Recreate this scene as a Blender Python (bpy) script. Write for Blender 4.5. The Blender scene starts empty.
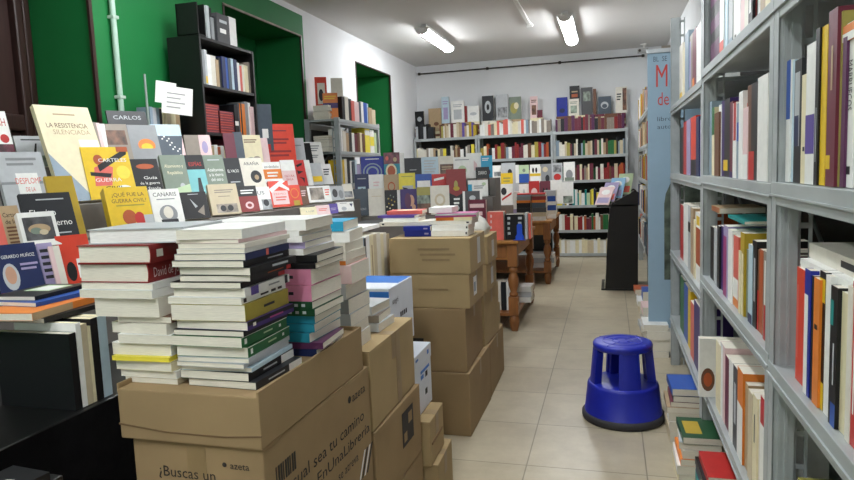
import bpy, bmesh, math, random
from mathutils import Vector, Matrix
from itertools import count
RND = random.Random(7); RJ = random.Random(11)
SC = bpy.context.scene
COL = SC.collection
PI = math.pi

# ------------------------------------------------------------------ camera
FPX, YAW, PITCH, ROLL, EYE = 650.08, -0.276051, 0.1056947, -0.040035, 1.40
cf = Vector((math.sin(YAW)*math.cos(PITCH), math.cos(YAW)*math.cos(PITCH), -math.sin(PITCH)))
cr0 = Vector((math.cos(YAW), -math.sin(YAW), 0)); cu0 = cr0.cross(cf)
cr = cr0*math.cos(ROLL) + cu0*math.sin(ROLL)
cu = -cr0*math.sin(ROLL) + cu0*math.cos(ROLL)
EYEP = Vector((0, 0, EYE))
cam_d = bpy.data.cameras.new('camera'); cam = bpy.data.objects.new('camera', cam_d); COL.objects.link(cam)
cam_d.sensor_width = 36; cam_d.lens = FPX/854*36; cam_d.clip_start = .05
m3 = Matrix((cr, cu, -cf)).transposed()
cam.matrix_world = Matrix.Translation(EYEP) @ m3.to_4x4()
SC.camera = cam
def ray(px, py): return cf + cr*((px-427)/FPX) - cu*((py-240)/FPX)
def onx(px, py, x): d = ray(px, py); return EYEP + d*(x/d.x)
def ony(px, py, y): d = ray(px, py); return EYEP + d*(y/d.y)
def onz(px, py, z): d = ray(px, py); return EYEP + d*((z-EYE)/d.z)
def proj(p):
    q = Vector(p)-EYEP; w = q.dot(cf); return (427+FPX*q.dot(cr)/w, 240-FPX*q.dot(cu)/w, w)
def solve(f, px, a, b):                     # the parameter at which point f(s) stands at image column px
    for _ in range(50):
        m = (a+b)/2
        if proj(f(m))[0] < px: a = m
        else: b = m
    return (a+b)/2

# --------------------------------------------------------------- materials
HEX = dict(white='eeeeea', offwhite='e2ddd0', cream='e6dcb8', page='e3ddce', black='17171a', charcoal='27292d', grey='8f9294', silver='b9bdc0',
    slate='4a5560', navy='1e2a55', blue='2a54a8', royal='1f2f96', sky='8fbfe0', cyan='2aa5cf', turquoise='2a8ba0', teal='1f8f8c', green='2a6b3c',
    darkgreen='1d4a2c', olive='a39b52', mustard='b79a2a', yellow='e6c12a', lemon='ead94a', gold='a8983e', orange='e08030', rust='b0552c', redorange='d9442e',
    salmon='dd6a5e', red='bf2e2c', darkred='8a2a2a', maroon='6e2f3f', plum='5a2f52', purple='5b4a98', violet='3e2a6a', lilac='a59ac0', magenta='a0407a',
    pink='d98aa8', palepink='e6c8c8', brown='6e4a36', tan='b39a78', beige='cbbd9f', paleblue='bcd2de', bluegrey='8d9fae', greygreen='7d8a7c', palegreen='b9cfa8',
    taupe='8f857a', skin='c79a80', darkgrey='4c4c4e', aqua='7cc0c4')
COLWORD = dict(offwhite='off-white', bluegrey='blue-grey', greygreen='grey-green', palepink='pale pink', paleblue='pale blue', palegreen='pale green', redorange='red-orange',
    darkred='dark red', darkgreen='dark green', darkgrey='dark grey', royal='royal blue', sky='sky blue', gold='olive gold', page='pale')
def cword(c): return COLWORD.get(c, c)
def s2l(v): return v/12.92 if v <= .04045 else ((v+.055)/1.055)**2.4
def rgb(c):
    h = HEX.get(c, c)
    return tuple(s2l(int(h[i:i+2], 16)/255) for i in (0, 2, 4))
_M = {}
def mat(name, color, rough=.5, metal=0, var=.06, scale=14, bump=0, bscale=60, coat=0, stretch=(1,1,1), spec=.5, emit=0):
    if name in _M: return _M[name]
    m = bpy.data.materials.new(name); m.use_nodes = True; nt = m.node_tree; N = nt.nodes; L = nt.links
    b = N['Principled BSDF']; c = rgb(color)
    tc = N.new('ShaderNodeTexCoord'); mp = N.new('ShaderNodeMapping'); mp.inputs['Scale'].default_value = stretch
    L.new(tc.outputs['Object'], mp.inputs['Vector'])
    nz = N.new('ShaderNodeTexNoise'); nz.inputs['Scale'].default_value = scale; nz.inputs['Detail'].default_value = 4
    L.new(mp.outputs['Vector'], nz.inputs['Vector'])
    rp = N.new('ShaderNodeValToRGB'); e = rp.color_ramp.elements
    e[0].position = .3; e[1].position = .7
    e[0].color = (*[max(0, v*(1-var)) for v in c], 1); e[1].color = (*[min(1, v*(1+var)) for v in c], 1)
    L.new(nz.outputs['Fac'], rp.inputs['Fac']); L.new(rp.outputs['Color'], b.inputs['Base Color'])
    b.inputs['Roughness'].default_value = rough; b.inputs['Metallic'].default_value = metal
    b.inputs['Coat Weight'].default_value = coat; b.inputs['Specular IOR Level'].default_value = spec
    if emit:
        L.new(rp.outputs['Color'], b.inputs['Emission Color']); b.inputs['Emission Strength'].default_value = emit
    if bump:
        n2 = N.new('ShaderNodeTexNoise'); n2.inputs['Scale'].default_value = bscale; n2.inputs['Detail'].default_value = 3
        L.new(mp.outputs['Vector'], n2.inputs['Vector'])
        bp = N.new('ShaderNodeBump'); bp.inputs['Strength'].default_value = bump; bp.inputs['Distance'].default_value = .004
        L.new(n2.outputs['Fac'], bp.inputs['Height']); L.new(bp.outputs['Normal'], b.inputs['Normal'])
    _M[name] = m; return m
PH = dict(grey=1, greygreen=1, darkgrey=1, brown=1, taupe=1, maroon=1, charcoal=1)
def photo(c): return mat('picture_'+c, c, .4, var=.75, scale=17, stretch=(1, 1.3, 1)) if c in PH else cover(c)
def cover(c): return mat('cover_'+c, c, .42, var=.05, scale=30, spec=.35)
def pagemat(c='page'): return mat('pages_'+c, c, .85, var=.10, scale=40, stretch=(30, 1, 1), spec=.2)
def wood(name, c, sc=(3, 3, .6)): return mat(name, c, .42, var=.22, scale=9, stretch=sc, bump=.1, bscale=20)
WHITE_P = mat('white_plaster', 'e4e6e8', .9, var=.02, scale=3, bump=.08, bscale=25)
CEIL_P = mat('ceiling_plaster', 'd4d3d1', .9, var=.025, scale=1.5, bump=.06, bscale=20)
GREEN_P = mat('green_paint', '0e7036', .62, var=.06, scale=4, bump=.08, bscale=30)
DARKWOOD = wood('dark_wood', '35201c', (6, 6, .5))
PINE = wood('honey_pine', 'a9743a')
PINE_D = wood('turned_pine', '8c5a30')
ZINC = mat('galvanised_steel', 'adb3b4', .5, .2, var=.12, scale=10, bump=.05, bscale=30, stretch=(1,.3,1))
BACK_SHADE = mat('shelf_back_shade', '3a3936', .7, .1, var=.15, scale=6)  # dark tone standing in for the shade behind shelved books
BLACK_LAM = mat('black_laminate', '0d0c0d', .4, var=.15, scale=8)
MATTE_B = mat('matte_black', '0c0b0d', .95, var=.3, scale=25, bump=.3, bscale=60, spec=.1)  # matte black of the added table skirt and the crate
KRAFT = mat('kraft_cardboard', '9a8260', .82, var=.08, scale=5, bump=.12, bscale=18, spec=.25)
KRAFT_L = mat('pale_cardboard', 'a8926c', .82, var=.08, scale=5, bump=.12, bscale=18, spec=.25)
KRAFT_E = mat('cardboard_edge', 'b09468', .9, var=.15, scale=40)
TAPE = mat('brown_tape', '917a57', .45, var=.05, scale=20)
INK = mat('black_ink', '2b2622', .7, var=.05)
DARKMETAL = mat('dark_metal', '3a3632', .5, .5, var=.1)
WHITE_PL = mat('white_plastic', 'e8e8e6', .45, var=.02)
BLUE_PL = mat('blue_plastic', '1826a0', .38, var=.05, scale=20, bump=.05, bscale=120)
BLUE_BR = mat('bright_blue_plastic', '2050c8', .4, var=.05)
RUBBER = mat('grey_rubber', '37363a', .8, var=.1)
PAPER = mat('white_paper', 'ecebe6', .8, var=.02)
def floor_material():
    m = bpy.data.materials.new('stone_floor_tiles'); m.use_nodes = True; N = m.node_tree.nodes; L = m.node_tree.links; b = N['Principled BSDF']
    tc = N.new('ShaderNodeTexCoord'); mp = N.new('ShaderNodeMapping'); mp.inputs['Location'].default_value = (.39+.54*20, -2.945+.505*20, 0)
    L.new(tc.outputs['Object'], mp.inputs['Vector'])
    br = N.new('ShaderNodeTexBrick'); br.offset = 0; br.squash = 1
    for k, v in (('Scale', 1), ('Brick Width', .54), ('Row Height', .505), ('Mortar Size', .0035), ('Mortar Smooth', .3), ('Bias', 0)): br.inputs[k].default_value = v
    br.inputs['Color1'].default_value = (*rgb('b9af98'), 1); br.inputs['Color2'].default_value = (*rgb('c2b9a3'), 1); br.inputs['Mortar'].default_value = (*rgb('8d8573'), 1)
    L.new(mp.outputs['Vector'], br.inputs['Vector'])
    n = N.new('ShaderNodeTexNoise'); n.inputs['Scale'].default_value = 5; n.inputs['Detail'].default_value = 9; n.inputs['Roughness'].default_value = .7
    L.new(tc.outputs['Object'], n.inputs['Vector'])
    rp = N.new('ShaderNodeValToRGB'); rp.color_ramp.elements[0].position = .3; rp.color_ramp.elements[1].position = .75
    rp.color_ramp.elements[0].color = (.8, .78, .74, 1); rp.color_ramp.elements[1].color = (1.06, 1.05, 1.03, 1)
    L.new(n.outputs['Fac'], rp.inputs['Fac'])
    mx = N.new('ShaderNodeMix'); mx.data_type = 'RGBA'; mx.blend_type = 'MULTIPLY'; mx.inputs[0].default_value = 1
    L.new(br.outputs['Color'], mx.inputs[6]); L.new(rp.outputs['Color'], mx.inputs[7])
    L.new(mx.outputs[2], b.inputs['Base Color'])
    b.inputs['Roughness'].default_value = .34
    bp = N.new('ShaderNodeBump'); bp.inputs['Strength'].default_value = .25; bp.inputs['Distance'].default_value = .002; bp.invert = True
    L.new(br.outputs['Fac'], bp.inputs['Height']); L.new(bp.outputs['Normal'], b.inputs['Normal'])
    return m

# ------------------------------------------------------------- mesh builder
class MB:
    def __init__(s): s.v = []; s.f = []; s.m = []; s.mats = []; s.sm = []
    def mi(s, m):
        if m not in s.mats: s.mats.append(m)
        return s.mats.index(m)
    def add(s, vs, fs, m, M=None, smooth=False):
        o = len(s.v); k = s.mi(m)
        s.v += [tuple((M @ Vector(p)) if M else p) for p in vs]
        for f in fs: s.f.append([o+i for i in f]); s.m.append(k); s.sm.append(smooth)
    def box(s, a, b, m, M=None, bev=0):
        (x0, y0, z0), (x1, y1, z1) = a, b
        if bev:
            bm = bmesh.new(); bmesh.ops.create_cube(bm, size=1)
            for v in bm.verts: v.co = Vector(((x0+x1)/2+v.co.x*(x1-x0), (y0+y1)/2+v.co.y*(y1-y0), (z0+z1)/2+v.co.z*(z1-z0)))
            bmesh.ops.bevel(bm, geom=list(bm.edges), offset=bev, segments=2, profile=.6, affect='EDGES')
            bm.verts.index_update()
            s.add([tuple(v.co) for v in bm.verts], [[v.index for v in f.verts] for f in bm.faces], m, M); bm.free(); return
        s.add([(x0,y0,z0),(x1,y0,z0),(x1,y1,z0),(x0,y1,z0),(x0,y0,z1),(x1,y0,z1),(x1,y1,z1),(x0,y1,z1)],
              [(0,3,2,1),(4,5,6,7),(0,1,5,4),(1,2,6,5),(2,3,7,6),(3,0,4,7)], m, M)
    def prism(s, poly, n0, n1, m, axis='y', M=None):       # polygon in the other two axes, extruded along one
        def P(a, b, c): return (a, c, b) if axis == 'y' else ((c, a, b) if axis == 'x' else (a, b, c))
        n = len(poly)
        vs = [P(a, b, n0) for a, b in poly]+[P(a, b, n1) for a, b in poly]
        fs = [[i, (i+1) % n, n+(i+1) % n, n+i] for i in range(n)]+[list(range(n))[::-1], list(range(n, 2*n))]
        s.add(vs, fs, m, M)
    def tube(s, p, q, r, m, n=10, r2=None, M=None):
        p, q = Vector(p), Vector(q); d = (q-p).normalized(); a = d.orthogonal().normalized(); b = d.cross(a); r2 = r if r2 is None else r2
        vs = [tuple(p+(a*math.cos(t)+b*math.sin(t))*r) for t in [2*PI*i/n for i in range(n)]]+[tuple(q+(a*math.cos(t)+b*math.sin(t))*r2) for t in [2*PI*i/n for i in range(n)]]
        s.add(vs, [[i, (i+1) % n, n+(i+1) % n, n+i] for i in range(n)], m, M, True)
        s.add([vs[i] for i in range(n)], [list(range(n))[::-1]], m, M); s.add([vs[n+i] for i in range(n)], [list(range(n))], m, M)
    def lathe(s, prof, m, n=32, M=None, c=(0, 0)):
        vs = []; fs = []
        for r, z in prof: vs += [(c[0]+r*math.cos(2*PI*i/n), c[1]+r*math.sin(2*PI*i/n), z) for i in range(n)]
        for k in range(len(prof)-1):
            for i in range(n): fs.append([k*n+i, k*n+(i+1) % n, (k+1)*n+(i+1) % n, (k+1)*n+i])
        s.add(vs, fs, m, M, True)
        for k, rev in ((0, 1), (len(prof)-1, 0)):
            if prof[k][0] > 1e-4:
                l = vs[k*n:(k+1)*n]; s.add(l, [list(range(n))[::-1] if rev else list(range(n))], m, M)
    def build(s, name, parent=None, loc=None, M=None):
        me = bpy.data.meshes.new(name); me.from_pydata(s.v, [], s.f)
        for m in s.mats: me.materials.append(m)
        me.polygons.foreach_set('material_index', s.m); me.polygons.foreach_set('use_smooth', s.sm); me.update()
        o = bpy.data.objects.new(name, me); COL.objects.link(o)
        if parent: o.parent = parent
        if M is not None: o.matrix_world = M
        elif loc is not None: o.location = loc
        return o
def tag(o, label, cat, group=None, kind=None):
    o['label'] = label; o['category'] = cat
    if group: o['group'] = group
    if kind: o['kind'] = kind
    return o
def thing(name, label, cat, loc=(0, 0, 0), rz=0, group=None):
    o = bpy.data.objects.new(name, None); COL.objects.link(o); o.location = loc; o.rotation_euler = (0, 0, rz); o.empty_display_size = .1
    return tag(o, label, cat, group)
def struct(name, mb, label=None):
    o = mb.build(name); o['kind'] = 'structure'
    if label: o['label'] = label
    return o
_T = {}
def text_poly(sx):
    if sx in _T: return _T[sx]
    cu_ = bpy.data.curves.new('lettering', 'FONT'); cu_.body = sx; cu_.resolution_u = 2
    ob = bpy.data.objects.new('lettering', cu_); COL.objects.link(ob)
    dg = bpy.context.evaluated_depsgraph_get(); ev = ob.evaluated_get(dg); me = ev.to_mesh()
    vs = [(v.co.x, v.co.y) for v in me.vertices]; fs = [list(p.vertices) for p in me.polygons]
    ev.to_mesh_clear(); bpy.data.objects.remove(ob); bpy.data.curves.remove(cu_)
    x0 = min(v[0] for v in vs); x1 = max(v[0] for v in vs); y0 = min(v[1] for v in vs); y1 = max(v[1] for v in vs)
    _T[sx] = (vs, fs, x0, x1, y0, y1); return _T[sx]
def lettering(mb, sx, org, right, up, height, m, width=None, align='c'):     # letters centred at org (or from its left)
    vs, fs, x0, x1, y0, y1 = text_poly(sx)
    k = height/.7; kx = k if width is None else width/(x1-x0)
    right, up, org = Vector(right), Vector(up), Vector(org)
    cx = (x0+x1)/2 if align == 'c' else x0
    mb.add([tuple(org+right*((x-cx)*kx)+up*((y-.35)*k)) for x, y in vs], fs, m)

# ------------------------------------------------------------------- books
BOOKS = []
def LT(t, *a, **k):
    mb = MB(); lettering(mb, *a, **k); return mb.build('printed_lettering', t)
def book_mesh(B):
    t, d, h = B['t'], B['d'], B['h']; cm = cover(B['c']); hard = B.get('hard', False)
    c = .0026 if hard else .0007; c = min(c, t*.2); ov = .003 if hard else .0006
    mb = MB(); n = 4 if (hard and t > .012) else 0
    O = [(t/2, d)]; I = [(t/2-c, d)]
    if n:
        for i in range(n+1):
            a = -1+2*i/n; O.append((-a*t/2, .003*a*a)); I.append((-a*(t/2-c), .003*a*a+c))
    else:
        O += [(t/2, 0), (-t/2, 0)]; I += [(t/2-c, c), (-t/2+c, c)]
    O.append((-t/2, d)); I.append((-t/2+c, d)); k = len(O)
    vs = [(x, y, 0) for x, y in O]+[(x, y, h) for x, y in O]+[(x, y, 0) for x, y in I]+[(x, y, h) for x, y in I]
    fs = []
    for i in range(k-1):
        fs += [(i+1, i, k+i, k+i+1), (2*k+i, 2*k+i+1, 3*k+i+1, 3*k+i), (i, i+1, 2*k+i+1, 2*k+i), (k+i+1, k+i, 3*k+i, 3*k+i+1)]
    fs += [(0, 2*k, 3*k, k), (k-1, 2*k-1, 4*k-1, 3*k-1)]
    mb.add(vs, fs, cm)
    lay = 0
    for a in B.get('art', []):                               # printing and painted glare on the front cover: u from spine, v from foot
        lay += 1; x = t/2+.0003+.00012*lay; P = lambda u, v: (x, u*d, v*h)
        if a[0] == 'r': _, u0, v0, u1, v1, col = a; mb.add([P(u0, v0), P(u1, v0), P(u1, v1), P(u0, v1)], [(0, 1, 2, 3)], photo(col) if abs(v1-v0) > .2 else cover(col))
        elif a[0] == 'q': mb.add([P(u, v) for u, v in a[1]], [list(range(len(a[1])))], cover(a[2]))
        elif a[0] == 'e':
            _, u, v, ru, rv, col = a; mb.add([P(u+ru*math.cos(2*PI*i/18), v+rv*math.sin(2*PI*i/18)) for i in range(18)], [list(range(18))], cover(col))
        elif a[0] == 'b':                                    # rows of fine print too small to read
            _, u0, u1, v, rows, dv, col = a
            for r in range(rows):
                ue = u1-(u1-u0)*.25*((r*37) % 3)/2; mb.add([P(u0, v-r*dv), P(ue, v-r*dv), P(ue, v-r*dv+dv*.5), P(u0, v-r*dv+dv*.5)], [(0, 1, 2, 3)], cover(col))
        elif a[0] == 't':
            _, sx, u, v, wd, hh, col = a; lettering(mb, sx, P(u, v), (0, 1, 0), (0, 0, 1), hh*h, cover(col), width=wd*d)
    for i, bd in enumerate(B.get('bands', [])):              # printing on the spine, f from foot to head
        f0, f1, col = bd[:3]; a0, a1 = (bd[3], bd[4]) if len(bd) > 3 else (.0, 1)
        y = -.0004-.0002*i; xs0 = t/2-a0*t; xs1 = t/2-a1*t
        mb.add([(xs1, y, f0*h), (xs0, y, f0*h), (xs0, y, f1*h), (xs1, y, f1*h)], [(0, 1, 2, 3)], cover(col))
    if B.get('spine_text'):
        sx, f, ln, col = B['spine_text']; lettering(mb, sx, (0, -.001, f*h), (0, 0, -1), (1, 0, 0), t*.5, cover(col), width=ln*h)
    pg = MB(); pg.box((-t/2+c, c, ov), (t/2-c, d-ov, h-ov), pagemat(B.get('pg', 'page')))
    return mb, pg
def add_book(M, t, d, h, c, label, group, area=None, **kw):
    B = dict(M=M, t=max(t, .002), d=d, h=h, c=c, label=label, group=group, **kw)
    if area is None:
        cs = [proj(M @ Vector((x, y, z))) for x in (-t/2, t/2) for y in (0, d) for z in (0, h)]
        area = (max(p[0] for p in cs)-min(p[0] for p in cs))*(max(p[1] for p in cs)-min(p[1] for p in cs))
    B['area'] = area; BOOKS.append(B); return B
ORD = ['', 'first', 'second', 'third', 'fourth', 'fifth', 'sixth', 'seventh', 'eighth', 'ninth', 'tenth', 'eleventh', 'twelfth', 'thirteenth', 'fourteenth', 'fifteenth', 'sixteenth', 'seventeenth', 'eighteenth', 'nineteenth', 'twentieth',
       'twenty-first', 'twenty-second', 'twenty-third', 'twenty-fourth', 'twenty-fifth', 'twenty-sixth', 'twenty-seventh', 'twenty-eighth', 'twenty-ninth', 'thirtieth']
def neighbour_label(items, i, where):
    c = cword(items[i][3]); a = cword(items[i-1][3]) if i else None; b = cword(items[i+1][3]) if i+1 < len(items) else None
    if a and b: mid = f'between {a} and {b}' if a != b else f'between two {a} ones'
    elif b: mid = f'first in row, beside {b}'
    elif a: mid = f'last in row, beside {a}'
    else: mid = 'alone'
    return f'{c} book {mid}, {where}'
ROT_R = Matrix(((0, 1, 0), (-1, 0, 0), (0, 0, 1))).to_4x4()      # spine to -X
ROT_L = Matrix(((0, -1, 0), (1, 0, 0), (0, 0, 1))).to_4x4()      # spine to +X
def row_x(items, X, z, side, where, group, zmax=None, depth=(.14, .17), basepy=None, hand=None):
    """books standing in a row along Y; each (column from, column to, row of its head, colour, bands)"""
    for i, it in enumerate(items):
        px0, px1, top, c = it[:4]; kw = dict(it[4]) if len(it) > 4 else {}
        xs = X+(RND.uniform(0, .012) if side == 'R' else -RND.uniform(0, .012))
        y0 = onx(px0, top+8, xs).y; y1 = onx(px1, top+8, xs).y; ya, yb = min(y0, y1), max(y0, y1)
        h = onx((px0+px1)/2, top, xs).z-z
        if zmax: h = min(h, zmax)
        h = max(h, .06); t = yb-ya-.0012
        M = Matrix.Translation((xs, (ya+yb)/2, z+.0012)) @ (ROT_R if side == 'R' else ROT_L)
        base = proj((xs, (ya+yb)/2, z))[1]
        add_book(M, t, kw.pop('dep', RND.uniform(*depth)), h, c, kw.pop('label', None) or neighbour_label(items, i, where), group, area=abs(px1-px0)*(base-top)*kw.pop('vis', 1), **kw)
def lie(x, y, z, t, d, h, ang, c, label, group, **kw):
    e = Vector((math.cos(ang), math.sin(ang), 0)); zl = Vector((-e.y, e.x, 0))
    o = Vector((x, y, z+t/2))-e*d/2-zl*h/2
    M = Matrix(((0, e.x, zl.x, o.x), (0, e.y, zl.y, o.y), (1, 0, 0, o.z), (0, 0, 0, 1)))
    return add_book(M, t-.0008, d, h, c, label, group, **kw)
def stack(base, specs, where, group, order='top'):
    """specs from the top down: (thickness, x, y, width, length, angle, colour, kw)"""
    z = base; n = len(specs)
    for k, sp in enumerate(reversed(specs)):
        t, x, y, d, h, ang, c = sp[:7]; kw = dict(sp[7]) if len(sp) > 7 else {}
        i = n-k; nth = ORD[i] if i else ''
        wd = 'top' if i == 1 else ('bottom' if i == n else nth)
        lab = kw.pop('label', None) or (f'{cword(c)} book, {wd} of {where}' if i in (1, n) else f'{cword(c)} book, {nth} from top of {where}')
        jr = 0 if kw.pop('still', 0) else 1
        lie(x+jr*RJ.uniform(-.005, .005), y+jr*RJ.uniform(-.006, .006), z, t, d, h, ang+jr*RJ.uniform(-.03, .03), c, lab, group, **kw); z += t
    return z
def face(px0, px1, top, line, c, label, group, t=.016, tilt=20, turn=0, art=(), big=1, name='book', **kw):
    """a book shown face-out on a display step; line = ('x', x, z) or ('y', y, z) is the step it stands on"""
    ax, a, z = line
    f = (lambda s: (a, s, z)) if ax == 'x' else (lambda s: (s, a, z))
    th = math.radians(tilt); want = (px0+px1)/2; aim = want; h = None
    for _ in range(5):                                       # stand it so that its cover is centred where the photo has it
        s = solve(f, aim, .3 if ax == 'x' else -6, 12 if ax == 'x' else 6)
        p = Vector(f(s)); _, py, w = proj(p)
        tc = Vector((-p.x, -p.y, 0)).normalized(); ang = math.atan2(tc.y, tc.x)+math.radians(turn)
        if h is None: h = max(.1, (py-top)*w/FPX/math.cos(th)*.985)
        d = (px1-px0)*w/FPX*(w/(p-EYEP).length)/max(.6, math.cos(math.radians(turn)))
        M = Matrix.Translation(p+Vector((0, 0, .0015))) @ Matrix.Rotation(ang, 4, 'Z') @ Matrix.Rotation(-th, 4, 'Y') @ Matrix.Translation((t/2, -d/2, 0))
        mid = proj(M @ Vector((t/2, d/2, h/2))); hi = proj(M @ Vector((t/2, d/2, h))); lo = proj(M @ Vector((t/2, d/2, 0)))
        aim += want-mid[0]; h = min(.5, max(.08, h*(lo[1]-top)/max(4, lo[1]-hi[1])))
    return add_book(M, t, d, h, c, label, group, area=(px1-px0)*(py-top)*big, art=list(art), **kw)

# ------------------------------------------------------------ room shell
XL, XR, YF, YB, ZC = -3.05, .84, -2.6, 10.5, 3.11
mb = MB(); mb.box((-3.8, YF-.2, -.1), (XR+.2, YB+.2, 0), floor_material()); struct('floor', mb)
mb = MB(); mb.box((-3.8, YF-.2, ZC), (XR+.2, YB+.2, ZC+.1), CEIL_P); struct('ceiling', mb)
mb = MB(); mb.box((-3.8, YB, 0), (XR+.2, YB+.15, ZC), WHITE_P); struct('wall_back', mb)
mb = MB(); mb.box((-3.8, YF-.15, 0), (XR+.2, YF, ZC), WHITE_P); struct('wall_front', mb)
mb = MB(); mb.box((XR, YF, 0), (XR+.15, YB, ZC), WHITE_P); struct('wall_right', mb)
mb = MB(); XB = -3.58
REC = [(2.05, 3.42, .9, 2.85), (4.88, 6.31, .9, 2.84), (7.79, 9.15, .9, 2.80)]
ys = [YF]+[v for r in REC for v in r[:2]]+[YB]
GT = 3.05; YG = 6.36
def wbox(y0, y1, z0, z1):
    cuts = [(y0, min(y1, YG)), (max(y0, YG), y1)]
    for k, (a, b) in enumerate(cuts):
        if b-a < 1e-4: continue
        if k == 0:
            if z1 > GT+1e-4: mb.box((XB, a, z0), (XL, b, GT), GREEN_P); mb.box((XB, a, GT), (XL, b, z1), WHITE_P)
            else: mb.box((XB, a, z0), (XL, b, z1), GREEN_P)
        else: mb.box((XB, a, z0), (XL, b, z1), WHITE_P)
for i in range(0, len(ys), 2): wbox(ys[i], ys[i+1], 0, ZC)
for y0, y1, z0, z1 in REC: wbox(y0, y1, 0, z0); wbox(y0, y1, z1, ZC)
mb.box((XB-.15, YF, 0), (XB, YB, ZC), GREEN_P)
e = .0015                                        # green paint lining the three niches
for y0, y1, z0, z1 in REC[2:]:
    mb.box((XB, y1-e, z0), (XL-.002, y1+.0, z1), GREEN_P); mb.box((XB, y0, z0), (XL-.002, y0+e, z1), GREEN_P); mb.box((XB, y0, z1-e), (XL-.002, y1, z1), GREEN_P)
struct('wall_left', mb)
for k, (y0, y1, z0, z1) in enumerate(REC):       # dark corner beads round the niches
    mb = MB(); w = .022
    mb.box((XL-.012, y1-w, z0), (XL+.006, y1+.004, z1), DARKWOOD); mb.box((XL-.012, y0-.004, z0), (XL+.006, y0+w, z1), DARKWOOD)
    mb.box((XL-.012, y0, z1-.012), (XL+.006, y1, z1+.004), mat('worn_bead', '9a8f84', .7, var=.3, scale=12) if k == 1 else DARKWOOD)
    struct(f'trim_{k+1}', mb)
mb = MB()                                        # dark window in the nearest niche
mb.box((XB, 2.05, .9), (XB+.02, 3.42, 2.85), DARKWOOD)
for a, b in ((2.05, 2.17), (3.3, 3.36), (3.36, 3.415), (2.68, 2.79)): mb.box((XB+.01, a, .9), (XB+.07, b, 2.85), DARKWOOD, bev=.012)
for a, b in ((.9, 1.02), (2.73, 2.85), (1.75, 1.85)): mb.box((XB+.01, 2.05, a), (XB+.06, 3.36, b), DARKWOOD, bev=.012)
struct('window_1', mb)

# ceiling lights
GLOW = bpy.data.materials.new('lit_diffuser'); GLOW.use_nodes = True
_n = GLOW.node_tree.nodes; _b = _n['Principled BSDF']; _b.inputs['Base Color'].default_value = (.95, .97, 1, 1)
_z = _n.new('ShaderNodeTexNoise'); _z.inputs['Scale'].default_value = 2; _r = _n.new('ShaderNodeValToRGB')
_r.color_ramp.elements[0].color = (.93, .97, 1, 1); _r.color_ramp.elements[1].color = (.97, .985, 1, 1)
GLOW.node_tree.links.new(_z.outputs['Fac'], _r.inputs['Fac']); GLOW.node_tree.links.new(_r.outputs['Color'], _b.inputs['Emission Color']); _b.inputs['Emission Strength'].default_value = 27
def ceiling_light(x, y0, y1, label):
    t = thing('ceiling_light', label, 'light', (x, (y0+y1)/2, ZC), 0, 'fluorescent ceiling lights'); L = (y1-y0)/2
    a = MB(); a.box((-.03, -L+.1, -.05), (.03, L-.1, 0), WHITE_PL, bev=.006); a.box((-.085, -L, -.075), (.085, L, -.05), WHITE_PL, bev=.006); a.build('housing', t)
    p = [(-.062+.0, -.031)]+[(.075*math.cos(PI+PI*i/10), -.03+.055*math.sin(PI+PI*i/10)) for i in range(11)]
    g = MB(); g.prism([(.07*math.cos(PI+PI*i/12), -.0755+.05*math.sin(PI+PI*i/12)) for i in range(13)], -L+.03, L-.03, GLOW); g.build('diffuser', t)
    for sgn in (-1, 1):
        e_ = MB(); e_.prism([(.074*math.cos(PI+PI*i/12), -.0752+.054*math.sin(PI+PI*i/12)) for i in range(13)], *sorted((sgn*L, sgn*(L-.03))), WHITE_PL); e_.build('end_cap', t)
ceiling_light(-2.08, 7.47, 8.8, 'lit fluorescent ceiling light nearer the left white wall')
ceiling_light(-.46, 7.54, 9.1, 'lit fluorescent ceiling light over the aisle, right of the trunking')
ceiling_light(-2.05, 2.6, 3.95, 'fluorescent light above the front book table')
ceiling_light(-.46, 2.6, 3.95, 'fluorescent light above the front of the aisle')
ceiling_light(-.46, -.9, .45, 'fluorescent light above the viewer')
ceiling_light(-2.05, -.9, .45, 'fluorescent light above the left entrance side')
mb = MB(); mb.box((-.93, 6.2, ZC-.022), (-.885, 8.1, ZC-.001), WHITE_PL, bev=.004); mb.box((-.945, 8.06, ZC-.035), (-.87, 8.14, ZC-.001), WHITE_PL, bev=.006)
tag(mb.build('cable_trunking'), 'white cable trunking running along the ceiling between the two lights', 'trunking')
t = thing('curtain_rod', 'thin dark rod fixed high across the white back wall', 'rod', (0, YB-.05, 2.98))
mb = MB(); mb.tube((-3.0, 0, .0), (.52, 0, .0), .011, DARKMETAL); mb.build('rod', t)
for x in (-2.98, -1.85, -.72, .5):
    b = MB(); b.tube((x, 0, 0), (x, .049, 0), .012, DARKMETAL); b.lathe([(.02, -.02), (.026, 0), (.02, .02)], DARKMETAL, 12, Matrix.Translation((x, 0, 0))); b.build('bracket', t)
t = thing('security_camera', 'small grey security camera high in the far right corner', 'camera', (.5, 10.2, ZC))
mb = MB(); mb.lathe([(.05, -.02), (.05, 0)], WHITE_PL, 16); mb.tube((0, 0, -.02), (0, 0, -.07), .012, WHITE_PL); mb.build('mount', t)
mb = MB(); mb.box((-.09, -.06, -.13), (.06, .03, -.07), mat('camera_grey', 'b0b0ae', .5), bev=.01); mb.tube((-.06, -.062, -.1), (-.06, -.05, -.1), .02, DARKMETAL); mb.build('camera_body', t)
t = thing('wall_pipe', 'pale vertical pipe clipped to the green wall', 'pipe', (XL+.03, 3.57, 0))
mb = MB(); mb.tube((0, 0, .9), (0, 0, ZC), .018, mat('pipe_paint', 'a9c4b4', .5)); mb.build('pipe', t)
for z in (1.55, 1.95, 2.45):
    b = MB(); b.box((-.03, -.02, z-.01), (.02, .03, z+.01), mat('pipe_clip', 'b8c8bc', .5), bev=.003); b.build('clip', t)

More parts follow.
